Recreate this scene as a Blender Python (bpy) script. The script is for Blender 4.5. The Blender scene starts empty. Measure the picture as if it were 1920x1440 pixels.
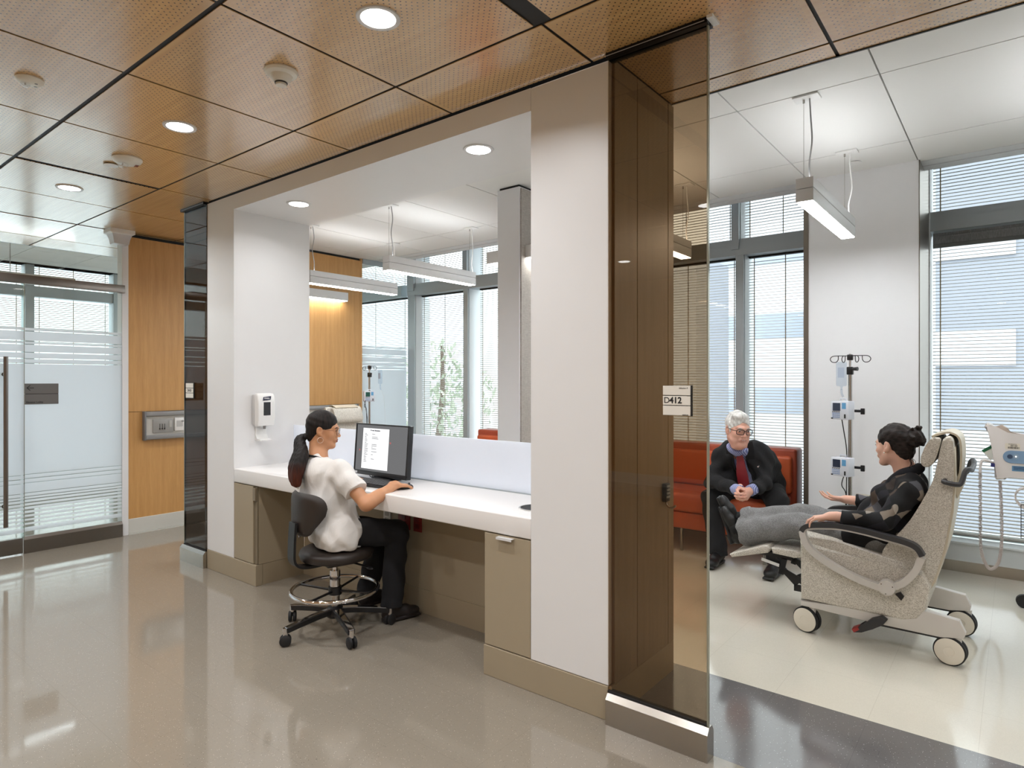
import bpy, bmesh, math, random
import numpy as np
from mathutils import Vector, Matrix, Euler
random.seed(7)
SC = bpy.context.scene
COL = SC.collection
PI = math.pi
OFF = {}          # object -> world origin of its thing, so part meshes can be given in world coordinates

# ------------------------------------------------------------------ naming / tagging
def tag(o, label=None, cat=None, group=None, kind=None):
    if label: o['label'] = label
    if cat: o['category'] = cat
    if group: o['group'] = group
    if kind: o['kind'] = kind
    return o

def thing(name, label, cat, loc, group=None):
    o = bpy.data.objects.new(name, None)
    o.empty_display_size = .1
    COL.objects.link(o)
    o.location = loc
    OFF[o.name] = Vector(loc)
    return tag(o, label, cat, group)

def link_mesh(name, me, parent=None, origin=None, mats=()):
    o = bpy.data.objects.new(name, me)
    COL.objects.link(o)
    for m in mats: me.materials.append(m)
    if parent is not None:
        off = OFF[parent.name]
        o.parent = parent
        OFF[o.name] = off
    else:
        off = Vector(origin) if origin is not None else Vector((0, 0, 0))
        o.location = off
        OFF[o.name] = off
    if off.length > 0: me.transform(Matrix.Translation(-off))
    return o

def dup(root, loc, rotz=None, label=None, group=None):
    def rec(o, par):
        c = o.copy(); COL.objects.link(c)
        if par is not None: c.parent = par
        for ch in list(o.children): rec(ch, c)
        return c
    r = rec(root, None)
    r.location = loc
    if rotz is not None: r.rotation_euler = (0, 0, rotz)
    if label: r['label'] = label
    if group: r['group'] = group
    return r

# ------------------------------------------------------------------ mesh builder
def basis(d):
    d = Vector(d).normalized()
    a = Vector((0, 0, 1)) if abs(d.z) < .9 else Vector((1, 0, 0))
    u = d.cross(a).normalized(); v = d.cross(u).normalized()
    return d, u, v

class MB:
    def __init__(s): s.bm = bmesh.new()
    def box(s, x0, x1, y0, y1, z0, z1, bev=0, seg=2, M=None):
        m = Matrix.Translation(((x0+x1)/2, (y0+y1)/2, (z0+z1)/2)) @ Matrix.Diagonal((abs(x1-x0), abs(y1-y0), abs(z1-z0), 1))
        g = bmesh.ops.create_cube(s.bm, size=1, matrix=m)['verts']
        if bev:
            es = list({e for v in g for e in v.link_edges})
            r = bmesh.ops.bevel(s.bm, geom=es, offset=bev, segments=seg, profile=.5, affect='EDGES')
            g = list({v for f in r['faces'] for v in f.verts} | {v for v in g if v.is_valid})
        if M is not None: bmesh.ops.transform(s.bm, matrix=M, verts=[v for v in g if v.is_valid])
        return s
    def rings(s, rings, cap=True, closed=False):
        R = [[s.bm.verts.new(p) for p in r] for r in rings]
        n = len(R[0])
        rng = range(len(R)) if closed else range(len(R)-1)
        for i in rng:
            a, b = R[i], R[(i+1) % len(R)]
            for j in range(n):
                try: s.bm.faces.new((a[j], a[(j+1) % n], b[(j+1) % n], b[j]))
                except ValueError: pass
        if cap and not closed:
            for r in (R[0], R[-1]):
                try: s.bm.faces.new(r)
                except ValueError: pass
        return s
    def cyl(s, p, q, r, r2=None, seg=20, cap=True):
        p, q = Vector(p), Vector(q); r2 = r if r2 is None else r2
        d, u, v = basis(q-p)
        A = [2*PI*i/seg for i in range(seg)]
        return s.rings([[p+(u*math.cos(a)+v*math.sin(a))*r for a in A], [q+(u*math.cos(a)+v*math.sin(a))*r2 for a in A]], cap)
    def tube(s, pts, r, seg=8, closed=False):
        pts = [Vector(p) for p in pts]; n = len(pts)
        rr = r if isinstance(r, (list, tuple)) else [r]*n
        rings = []; u = None
        for i, p in enumerate(pts):
            if closed: t = pts[(i+1) % n]-pts[i-1]
            else: t = pts[min(i+1, n-1)]-pts[max(i-1, 0)]
            t.normalize()
            if u is None: _, u, _ = basis(t)
            u = (u-t*u.dot(t)).normalized(); v = t.cross(u)
            rings.append([p+(u*math.cos(2*PI*k/seg)+v*math.sin(2*PI*k/seg))*rr[i] for k in range(seg)])
        return s.rings(rings, True, closed)
    def ribbon(s, pts, side, w, th):
        # flat strip with rectangular section following pts; side = width direction
        pts = [Vector(p) for p in pts]; sd = Vector(side).normalized(); n = len(pts)
        ww = w if isinstance(w, (list, tuple)) else [w]*n
        rings = []
        for i, p in enumerate(pts):
            t = (pts[min(i+1, n-1)]-pts[max(i-1, 0)]).normalized(); nn = t.cross(sd).normalized()
            a, b = sd*ww[i]/2, nn*th/2
            rings.append([p+a+b, p-a+b, p-a-b, p+a-b])
        return s.rings(rings)
    def lathe(s, prof, c, axis=(0, 0, 1), seg=28):
        c = Vector(c); d, u, v = basis(axis)
        A = [2*PI*i/seg for i in range(seg)]
        return s.rings([[c+d*h+(u*math.cos(a)+v*math.sin(a))*max(r, 1e-5) for a in A] for r, h in prof])
    def prism(s, pts, ax, a, b, bev=0, seg=2):
        # polygon in the plane normal to axis ax ('x','y','z'), extruded a..b
        def P(p, t):
            return {'x': (t, p[0], p[1]), 'y': (p[0], t, p[1]), 'z': (p[0], p[1], t)}[ax]
        A = [s.bm.verts.new(P(p, a)) for p in pts]; B = [s.bm.verts.new(P(p, b)) for p in pts]
        n = len(pts); fs = [s.bm.faces.new(A), s.bm.faces.new(B)]
        for i in range(n): fs.append(s.bm.faces.new((A[i], A[(i+1) % n], B[(i+1) % n], B[i])))
        if bev:
            es = list({e for f in fs[:2] for e in f.edges})
            bmesh.ops.bevel(s.bm, geom=es, offset=bev, segments=seg, profile=.5, affect='EDGES')
        return s
    def ell(s, c, rad, M=None, u=20, v=12):
        m = Matrix.Translation(c) @ (M.to_4x4() if M is not None else Matrix.Identity(4)) @ Matrix.Diagonal((rad[0], rad[1], rad[2], 1))
        bmesh.ops.create_uvsphere(s.bm, u_segments=u, v_segments=v, radius=1, matrix=m)
        return s
    def torus(s, c, R, r, axis=(0, 0, 1), seg=48, ms=10, a0=0, a1=2*PI):
        d, u, v = basis(axis); c = Vector(c); full = abs(a1-a0-2*PI) < 1e-6
        n = seg if full else seg+1
        return s.tube([c+(u*math.cos(a0+(a1-a0)*i/seg)+v*math.sin(a0+(a1-a0)*i/seg))*R for i in range(n)], r, ms, full)
    def quad(s, *p):
        s.bm.faces.new([s.bm.verts.new(q) for q in p]); return s
    def build(s, name, mat, parent=None, origin=None, angle=35, subsurf=0):
        bmesh.ops.recalc_face_normals(s.bm, faces=s.bm.faces)
        me = bpy.data.meshes.new(name); s.bm.to_mesh(me); s.bm.free()
        if angle:
            me.polygons.foreach_set('use_smooth', [True]*len(me.polygons))
            me.set_sharp_from_angle(angle=math.radians(angle))
        o = link_mesh(name, me, parent, origin, mat if isinstance(mat, (list, tuple)) else [mat])
        if subsurf:
            md = o.modifiers.new('subdivision', 'SUBSURF'); md.levels = subsurf; md.render_levels = subsurf
        return o

def struct(o): o['kind'] = 'structure'; return o

def bez(pts, n=8):
    # Catmull-Rom through the points
    P = [Vector(p) for p in pts]; out = []
    for i in range(len(P)-1):
        a, b, c, d = P[max(i-1, 0)], P[i], P[i+1], P[min(i+2, len(P)-1)]
        for k in range(n):
            t = k/n
            out.append(.5*((2*b)+(c-a)*t+(2*a-5*b+4*c-d)*t*t+(3*b-a-3*c+d)*t**3))
    out.append(P[-1]); return out

def text_part(name, body, size, M, mat, parent, bold=0, align='CENTER', depth=.0004):
    cu = bpy.data.curves.new(name, 'FONT'); cu.body = body; cu.size = size; cu.extrude = depth; cu.offset = bold*size
    cu.align_x = align; cu.align_y = 'CENTER'; cu.resolution_u = 3
    t = bpy.data.objects.new(name, cu); COL.objects.link(t)
    dg = bpy.context.evaluated_depsgraph_get()
    me = bpy.data.meshes.new_from_object(t.evaluated_get(dg))
    bpy.data.objects.remove(t); bpy.data.curves.remove(cu)
    me.materials.clear(); me.transform(M)
    me.name = name
    return link_mesh(name, me, parent, None, [mat])

def facing(origin, normal, up=(0, 0, 1)):
    # matrix whose local z looks along normal and local y along up
    z = Vector(normal).normalized(); x = Vector(up).cross(z).normalized(); y = z.cross(x)
    m = Matrix((x, y, z)).transposed().to_4x4(); m.translation = Vector(origin); return m

# ------------------------------------------------------------------ materials
def lin(c):
    def f(v):
        v /= 255; return v/12.92 if v <= .04045 else ((v+.055)/1.055)**2.4
    return tuple(f(v) for v in c)+(1,)

class NT:
    def __init__(s, name):
        s.m = bpy.data.materials.new(name); s.m.use_nodes = True
        s.t = s.m.node_tree; s.n = s.t.nodes; s.n.clear()
        s.out = s.n.new('ShaderNodeOutputMaterial')
    def new(s, t, **kw):
        n = s.n.new('ShaderNode'+t)
        for k, v in kw.items(): setattr(n, k, v)
        return n
    def link(s, a, b): s.t.links.new(a, b)
    def val(s, sock, v):
        if isinstance(v, bpy.types.NodeSocket): s.link(v, sock)
        else: sock.default_value = v
    def math(s, op, a, b=None, c=None):
        n = s.new('Math', operation=op)
        s.val(n.inputs[0], a)
        if b is not None: s.val(n.inputs[1], b)
        if c is not None: s.val(n.inputs[2], c)
        return n.outputs[0]
    def mixc(s, f, a, b, blend='MIX'):
        n = s.new('Mix', data_type='RGBA', blend_type=blend)
        s.val(n.inputs[0], f); s.val(n.inputs[6], a); s.val(n.inputs[7], b)
        return n.outputs[2]
    def pos(s):
        return s.new('NewGeometry').outputs['Position']
    def obj(s):
        return s.new('TexCoord').outputs['Object']
    def mapping(s, v, scale=(1, 1, 1), loc=(0, 0, 0), rot=(0, 0, 0)):
        n = s.new('Mapping'); s.link(v, n.inputs[0])
        n.inputs['Scale'].default_value = scale; n.inputs['Location'].default_value = loc; n.inputs['Rotation'].default_value = rot
        return n.outputs[0]
    def noise(s, v, scale, detail=2, rough=.5):
        n = s.new('TexNoise'); s.link(v, n.inputs['Vector']); n.inputs['Scale'].default_value = scale
        n.inputs['Detail'].default_value = detail; n.inputs['Roughness'].default_value = rough
        return n.outputs['Fac']
    def ramp(s, f, stops, interp='LINEAR'):
        n = s.new('ValToRGB'); n.color_ramp.interpolation = interp; s.link(f, n.inputs[0])
        e = n.color_ramp.elements
        while len(e) > 1: e.remove(e[-1])
        for i, (p, c) in enumerate(stops):
            if isinstance(c, (int, float)): c = (c, c, c, 1)
            if i == 0: e[0].position = p; e[0].color = c
            else: q = e.new(p); q.color = c
        return n.outputs[0]
    def bsdf(s, color, rough=.5, metal=0, spec=.5, coat=0, bump=None, bstr=.2, bdist=.01, sss=0, sheen=0, emit=None, estr=0):
        b = s.new('BsdfPrincipled')
        s.val(b.inputs['Base Color'], color); s.val(b.inputs['Roughness'], rough); s.val(b.inputs['Metallic'], metal)
        b.inputs['Specular IOR Level'].default_value = spec
        if coat: b.inputs['Coat Weight'].default_value = coat; b.inputs['Coat Roughness'].default_value = .08
        if sss:
            b.inputs['Subsurface Weight'].default_value = sss; b.inputs['Subsurface Radius'].default_value = (.008, .003, .0015); b.inputs['Subsurface Scale'].default_value = 1
        if sheen: b.inputs['Sheen Weight'].default_value = sheen
        if emit is not None: s.val(b.inputs['Emission Color'], emit); b.inputs['Emission Strength'].default_value = estr
        if bump is not None:
            k = s.new('Bump'); k.inputs['Strength'].default_value = bstr; k.inputs['Distance'].default_value = bdist
            s.link(bump, k.inputs['Height']); s.link(k.outputs[0], b.inputs['Normal'])
        return b
    def done(s, shader):
        s.link(shader.outputs[0], s.out.inputs[0]); return s.m

def simple(name, rgb, rough=.5, metal=0, spec=.5, var=0, vs=8, coat=0, bump=0, bs=60, sheen=0):
    t = NT(name); c = lin(rgb)
    if var:
        f = t.noise(t.obj(), vs, 3)
        c = t.mixc(f, tuple(v*(1-var) for v in c[:3])+(1,), tuple(min(1, v*(1+var)) for v in c[:3])+(1,))
    b = t.noise(t.obj(), bs, 2) if bump else None
    return t.done(t.bsdf(c, rough, metal, spec, coat, b, bump, .004, sheen=sheen))

def emission(name, rgb, strength):
    t = NT(name); e = t.new('Emission'); e.inputs[0].default_value = rgb+(1,); e.inputs[1].default_value = strength
    return t.done(e)

def glass(name, tint, rough=0, ior=1.45, refl=1.0):
    t = NT(name); a = t.new('BsdfTransparent'); a.inputs[0].default_value = tint+(1,)
    g = t.new('BsdfGlossy'); g.inputs[0].default_value = (refl, refl, refl, 1); g.inputs['Roughness'].default_value = rough
    f = t.new('Fresnel'); f.inputs[0].default_value = ior
    k = t.math('MULTIPLY', f.outputs[0], t.math('SUBTRACT', 1, t.new('NewGeometry').outputs['Backfacing']))   # reflect on the entering face only
    m = t.new('MixShader'); t.link(k, m.inputs[0]); t.link(a.outputs[0], m.inputs[1]); t.link(g.outputs[0], m.inputs[2])
    return t.done(m)

# ------------------------------------------------------------------ signed-distance modelling (surface nets)
class Field:
    def __init__(s, lo, hi, res):
        s.lo = np.array(lo, np.float32); s.res = res
        s.n = np.ceil((np.array(hi)-np.array(lo))/res).astype(int)+1
        s.a = np.full(s.n, .06, np.float32)
    def _blk(s, lo, hi):
        i0 = np.clip(np.floor((np.array(lo)-s.lo)/s.res).astype(int), 0, s.n)
        i1 = np.clip(np.ceil((np.array(hi)-s.lo)/s.res).astype(int)+1, 0, s.n)
        if np.any(i1 <= i0): return None
        sl = tuple(slice(a, b) for a, b in zip(i0, i1))
        g = [(s.lo[k]+s.res*np.arange(i0[k], i1[k], dtype=np.float32)) for k in range(3)]
        return sl, g[0][:, None, None], g[1][None, :, None], g[2][None, None, :]
    def _put(s, sl, d, k, op):
        A = s.a[sl]
        if op == '+':
            if k > 0:
                h = np.clip(.5+.5*(A-d)/k, 0, 1); s.a[sl] = A*(1-h)+d*h-k*h*(1-h)
            else: s.a[sl] = np.minimum(A, d)
        elif op == '-':
            if k > 0:
                h = np.clip(.5-.5*(A+d)/k, 0, 1); s.a[sl] = A*(1-h)-d*h+k*h*(1-h)
            else: s.a[sl] = np.maximum(A, -d)
    def cap(s, a, b, ra, rb=None, k=.02, op='+', clip=None):
        rb = ra if rb is None else rb
        a = np.array(a, np.float32); b = np.array(b, np.float32)
        R = max(ra, rb)+k+3*s.res
        B = s._blk(np.minimum(a, b)-R, np.maximum(a, b)+R)
        if B is None: return s
        sl, X, Y, Z = B
        ab = b-a; L = float(ab @ ab)+1e-12
        t = np.clip(((X-a[0])*ab[0]+(Y-a[1])*ab[1]+(Z-a[2])*ab[2])/L, 0, 1)
        d = np.sqrt((X-a[0]-t*ab[0])**2+(Y-a[1]-t*ab[1])**2+(Z-a[2]-t*ab[2])**2)-(ra+(rb-ra)*t)
        for c in (clip or ()):
            q, n = c
            d = np.maximum(d, (X-q[0])*n[0]+(Y-q[1])*n[1]+(Z-q[2])*n[2])
        s._put(sl, d, k, op); return s
    def ell(s, c, rad, R=None, k=.02, op='+', clip=None):
        c = np.array(c, np.float32); rad = np.array(rad, np.float32)
        m = float(rad.max())+k+3*s.res
        B = s._blk(c-m, c+m)
        if B is None: return s
        sl, X, Y, Z = B
        x, y, z = X-c[0], Y-c[1], Z-c[2]
        if R is not None:                       # R rows = local axes
            R = np.array(R, np.float32)
            x, y, z = (R[i][0]*x+R[i][1]*y+R[i][2]*z for i in range(3))
        k0 = np.sqrt((x/rad[0])**2+(y/rad[1])**2+(z/rad[2])**2)
        k1 = np.sqrt((x/rad[0]**2)**2+(y/rad[1]**2)**2+(z/rad[2]**2)**2)+1e-9
        d = k0*(k0-1)/k1
        for q in (clip or ()):
            p, n = q
            d = np.maximum(d, (X-p[0])*n[0]+(Y-p[1])*n[1]+(Z-p[2])*n[2])
        s._put(sl, d, k, op); return s
    def rbox(s, c, half, R=None, rad=.01, k=.01, op='+'):
        c = np.array(c, np.float32); m = float(np.linalg.norm(half))+rad+k+3*s.res
        B = s._blk(c-m, c+m)
        if B is None: return s
        sl, X, Y, Z = B
        x, y, z = X-c[0], Y-c[1], Z-c[2]
        if R is not None: x, y, z = (R[i][0]*x+R[i][1]*y+R[i][2]*z for i in range(3))
        qx, qy, qz = (np.abs(v)-(h-rad) for v, h in zip((x, y, z), half))
        d = np.sqrt(np.maximum(qx, 0)**2+np.maximum(qy, 0)**2+np.maximum(qz, 0)**2)+np.minimum(np.maximum(np.maximum(qx, qy), qz), 0)-rad
        s._put(sl, d, k, op); return s
    def grid(s):
        return (s.lo[0]+s.res*np.arange(s.n[0], dtype=np.float32))[:, None, None], (s.lo[1]+s.res*np.arange(s.n[1], dtype=np.float32))[None, :, None], (s.lo[2]+s.res*np.arange(s.n[2], dtype=np.float32))[None, None, :]
    def cut(s, p, n):
        X, Y, Z = s.grid(); n = Vector(n).normalized()
        s.a = np.maximum(s.a, (X-p[0])*n[0]+(Y-p[1])*n[1]+(Z-p[2])*n[2]); return s
    def wrinkle(s, amp, waves):
        X, Y, Z = s.grid()
        for (kx, ky, kz, ph, w) in waves:
            s.a += (amp*w*np.sin(kx*X+ky*Y+kz*Z+ph+1.6*np.sin(13*X+9*Y+ph)+1.4*np.sin(11*Z+6*X+ph*2))).astype(np.float32)
        return s
    def mesh(s, name):
        A = s.a; A[0] = A[-1] = .05; A[:, 0] = A[:, -1] = .05; A[:, :, 0] = A[:, :, -1] = .05
        I = A < 0
        n = np.array(A.shape)-1
        c = np.zeros(n, np.uint8)
        for dx in (0, 1):
            for dy in (0, 1):
                for dz in (0, 1): c += I[dx:n[0]+dx, dy:n[1]+dy, dz:n[2]+dz]
        act = np.argwhere((c > 0) & (c < 8))
        idx = np.full(n, -1, np.int32); idx[act[:, 0], act[:, 1], act[:, 2]] = np.arange(len(act))
        off = [(0, 0, 0), (1, 0, 0), (0, 1, 0), (1, 1, 0), (0, 0, 1), (1, 0, 1), (0, 1, 1), (1, 1, 1)]
        V = np.stack([A[act[:, 0]+o[0], act[:, 1]+o[1], act[:, 2]+o[2]] for o in off], 1)
        acc = np.zeros((len(act), 3), np.float64); cnt = np.zeros(len(act))
        for i in range(8):
            for ax in range(3):
                j = i | (1 << ax)
                if j == i: continue
                a, b = V[:, i], V[:, j]; m = (a < 0) != (b < 0)
                t = np.where(m, a/(a-b+1e-20), 0)
                p = np.array(off[i], float)[None] + np.eye(3)[ax][None]*t[:, None]
                acc[m] += p[m]; cnt[m] += 1
        pts = (act+acc/np.maximum(cnt, 1)[:, None])*s.res+s.lo
        quads = []
        for ax in range(3):
            o = [0, 0, 0]; o[ax] = 1
            a = I[:n[0]+1-o[0], :n[1]+1-o[1], :n[2]+1-o[2]]; b = I[o[0]:, o[1]:, o[2]:]
            e = np.argwhere(a != b); sg = a[e[:, 0], e[:, 1], e[:, 2]]
            u, v = (ax+1) % 3, (ax+2) % 3
            ok = (e[:, u] > 0) & (e[:, v] > 0) & (e[:, u] < n[u]) & (e[:, v] < n[v]); e = e[ok]; sg = sg[ok]
            eu = np.zeros(3, int); eu[u] = 1; ev = np.zeros(3, int); ev[v] = 1
            g = lambda q: idx[q[:, 0], q[:, 1], q[:, 2]]
            q = np.stack([g(e-eu-ev), g(e-ev), g(e), g(e-eu)], 1)
            q[~sg] = q[~sg][:, ::-1]
            quads.append(q)
        Q = np.concatenate(quads); Q = Q[(Q >= 0).all(1)]
        # light smoothing of the vertex positions
        for it in range(2):
            sm = np.zeros_like(pts); ct = np.zeros(len(pts))
            for k in range(4):
                np.add.at(sm, Q[:, k], pts[Q[:, (k+1) % 4]]); np.add.at(ct, Q[:, k], 1)
                np.add.at(sm, Q[:, k], pts[Q[:, (k-1) % 4]]); np.add.at(ct, Q[:, k], 1)
            w = ct > 0
            pts[w] = pts[w]*.55+.45*sm[w]/ct[w][:, None]
        me = bpy.data.meshes.new(name)
        me.vertices.add(len(pts)); me.vertices.foreach_set('co', pts.astype(np.float32).ravel())
        me.loops.add(Q.size); me.loops.foreach_set('vertex_index', Q.astype(np.int32).ravel())
        me.polygons.add(len(Q)); me.polygons.foreach_set('loop_start', np.arange(0, Q.size, 4, dtype=np.int32))
        me.update(calc_edges=True)
        me.polygons.foreach_set('use_smooth', np.ones(len(Q), bool)); me.update()
        return me
    def build(s, name, mats, parent=None, origin=None, select=None):
        me = s.mesh(name)
        if select is not None:
            cs = np.empty(len(me.polygons)*3, np.float32); me.polygons.foreach_get('center', cs)
            me.polygons.foreach_set('material_index', select(cs.reshape(-1, 3)).astype(np.int32))
        return link_mesh(name, me, parent, origin, mats if isinstance(mats, (list, tuple)) else [mats])
# ================================================================== layout constants (metres)
CEIL, WCEIL = 2.83, 3.0          # wood ceiling, white ceiling
FY, BY = 2.365, 3.0              # front and back of the white desk wall
DX0, DX1 = -4.892, -1.357        # its ends
OX0, OX1, OZ = -4.49, -1.771, 2.707   # the opening
WINY = 5.87                      # window wall
WX = -6.52                       # wall of wood and glass at the left
FARX = -10.45
PX0, PX1, PY0 = -3.283, -3.062, 3.94  # partition between the bays
E0 = -7.88

# ================================================================== materials
def wood(name, c1, c2, axis='z', rough=.35, coat=0):
    t = NT(name); p = t.pos()
    sc = {'z': (9, 9, .5), 'y': (9, .5, 9), 'x': (.5, 9, 9)}[axis]
    f = t.noise(t.mapping(p, sc), 3, 5, .6)
    sc2 = tuple(v*9 for v in sc); g = t.noise(t.mapping(p, sc2), 3, 2)
    f = t.math('ADD', t.math('MULTIPLY', f, .7), t.math('MULTIPLY', g, .3))
    c = t.ramp(f, [(.3, lin(c1)), (.7, lin(c2))])
    return t.done(t.bsdf(c, rough, coat=coat))

def perforated():
    t = NT('perforated_wood'); p = t.pos()
    f = t.noise(t.mapping(p, (.6, 14, 14)), 2.5, 4, .6)
    c = t.ramp(f, [(.3, lin((196, 154, 98))), (.7, lin((214, 174, 116)))])
    def lattice(o):
        m = t.mapping(p, (1/.029, 1/.029, 0), (o, o, 0))
        s = t.new('SeparateXYZ'); fr = t.new('VectorMath', operation='FRACTION'); t.link(m, fr.inputs[0]); t.link(fr.outputs[0], s.inputs[0])
        a = t.math('SUBTRACT', s.outputs[0], .5); b = t.math('SUBTRACT', s.outputs[1], .5)
        return t.math('SQRT', t.math('ADD', t.math('MULTIPLY', a, a), t.math('MULTIPLY', b, b)))
    d = t.math('MINIMUM', lattice(0), lattice(.5))
    hole = t.math('LESS_THAN', d, .112)
    # plain margin around every panel (panel module .8453)
    m = t.mapping(p, (1/.8453, 1/.8453, 0), (.592/.8453, -1.145/.8453, 0))
    s = t.new('SeparateXYZ'); fr = t.new('VectorMath', operation='FRACTION'); t.link(m, fr.inputs[0]); t.link(fr.outputs[0], s.inputs[0])
    e = t.math('MAXIMUM', t.math('ABSOLUTE', t.math('SUBTRACT', s.outputs[0], .5)), t.math('ABSOLUTE', t.math('SUBTRACT', s.outputs[1], .5)))
    hole = t.math('MULTIPLY', hole, t.math('LESS_THAN', e, .462))
    c = t.mixc(hole, c, lin((16, 10, 6)))
    b = t.bsdf(c, .35, spec=.5, coat=1); b.inputs['Coat Roughness'].default_value = .16; b.inputs['Coat IOR'].default_value = 1.95
    return t.done(b)

def speckled(name, base, dark, light, rough=.09, gx=0, gy=0, mod=.68, seam=(120, 112, 100)):
    t = NT(name); p = t.pos()
    v = t.new('TexVoronoi'); t.link(p, v.inputs['Vector']); v.inputs['Scale'].default_value = 165
    s = t.new('SeparateColor'); t.link(v.outputs['Color'], s.inputs[0])
    near = t.math('LESS_THAN', v.outputs['Distance'], .19)
    isd = t.math('MULTIPLY', near, t.math('LESS_THAN', s.outputs[0], .12))
    isl = t.math('MULTIPLY', near, t.math('GREATER_THAN', s.outputs[1], .86))
    v2 = t.new('TexVoronoi'); t.link(p, v2.inputs['Vector']); v2.inputs['Scale'].default_value = 260
    s2 = t.new('SeparateColor'); t.link(v2.outputs['Color'], s2.inputs[0])
    c = t.mixc(t.math('MULTIPLY', s2.outputs[0], .5), lin(base), tuple(x*.88 for x in lin(base)[:3])+(1,))
    big = t.noise(p, .9, 3)
    c = t.mixc(t.math('MULTIPLY', big, .35), c, tuple(x*.86 for x in lin(base)[:3])+(1,))
    c = t.mixc(isd, c, lin(dark)); c = t.mixc(isl, c, lin(light))
    # tile seams
    m = t.mapping(p, (1/mod, 1/mod, 0), (-gx/mod, -gy/mod, 0))
    sx = t.new('SeparateXYZ'); fr = t.new('VectorMath', operation='FRACTION'); t.link(m, fr.inputs[0]); t.link(fr.outputs[0], sx.inputs[0])
    l = t.math('MAXIMUM', t.math('LESS_THAN', sx.outputs[0], .0022/mod), t.math('LESS_THAN', sx.outputs[1], .0022/mod))
    c = t.mixc(t.math('MULTIPLY', l, .4), c, lin(seam))
    r = t.math('ADD', t.math('MULTIPLY', t.noise(p, 3, 3), .05), rough-.02)
    wav = t.noise(p, 5, 1)
    return t.done(t.bsdf(c, r, spec=.85, bump=wav, bstr=.015, bdist=.01))

M = {}
M['ceil_wood'] = perforated()
M['wood'] = wood('maple_veneer', (186, 138, 80), (208, 160, 100), 'z', .4)
M['return'] = wood('taupe_veneer', (138, 122, 100), (156, 139, 116), 'z', .4)
M['black'] = simple('matt_black', (12, 12, 13), .6)
M['track'] = simple('black_anodised', (20, 20, 22), .35, .6)
M['white'] = simple('white_paint', (228, 229, 231), .55, var=.012)
M['lam'] = simple('white_laminate', (226, 226, 226), .4, var=.01)
M['tile'] = simple('white_acoustic_tile', (232, 232, 230), .85, var=.02, vs=300)
M['grid'] = simple('grey_ceiling_groove', (165, 165, 165), .7)
M['beige'] = simple('taupe_laminate', (160, 147, 124), .42, var=.02, vs=5)
M['beige_d'] = simple('taupe_base', (158, 145, 122), .42, var=.02, vs=5)
M['solid'] = simple('white_solid_surface', (230, 228, 226), .28, var=.015, vs=120, spec=.5)
M['floor'] = speckled('tan_speckled_vinyl', (142, 134, 121), (62, 55, 48), (208, 201, 188), .065, -3.49, .99, .381)
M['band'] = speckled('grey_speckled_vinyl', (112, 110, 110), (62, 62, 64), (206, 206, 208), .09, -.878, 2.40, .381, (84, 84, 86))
M['cream'] = speckled('cream_vinyl', (224, 220, 206), (200, 194, 178), (236, 233, 222), .09, -.878, 3.06, .381, (186, 180, 166))
M['steel'] = None
M['steel'] = simple('brushed_steel', (188, 183, 176), .27, 1, var=.02, vs=30)
M['steel_v'] = simple('brushed_steel_upright', (182, 178, 172), .24, 1, var=.02, vs=30)
M['steel_d'] = simple('dark_steel', (132, 126, 120), .3, 1, var=.02, vs=30)
M['chrome'] = simple('chrome', (225, 225, 228), .08, 1)
M['alu'] = simple('grey_window_metal', (168, 176, 180), .45, .25)
M['alu_d'] = simple('grey_mullion', (122, 126, 130), .45, .25)
M['jamb'] = simple('white_jamb', (222, 228, 230), .5)
M['cove'] = simple('grey_cove_base', (205, 205, 198), .4)
M['linen'] = None
t = NT('grey_linen_panel'); p = t.pos(); f = t.noise(t.mapping(p, (3, 60, 3)), 8, 3); g = t.noise(t.mapping(p, (3, 3, 60)), 8, 3)
M['linen'] = t.done(t.bsdf(t.ramp(t.math('MULTIPLY', t.math('ADD', f, g), .5), [(.35, lin((150, 142, 134))), (.65, lin((190, 184, 176)))]), .6))
M['glass'] = glass('clear_glass', (.95, .985, .975))
M['tint'] = glass('bronze_glass', (.66, .56, .447), 0, 1.5)
M['tint_l'] = glass('smoke_glass', (.30, .275, .255), 0, 1.5, .6)
M['edge'] = simple('glass_edge', (150, 150, 135), .12, .3, .8)

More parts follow.
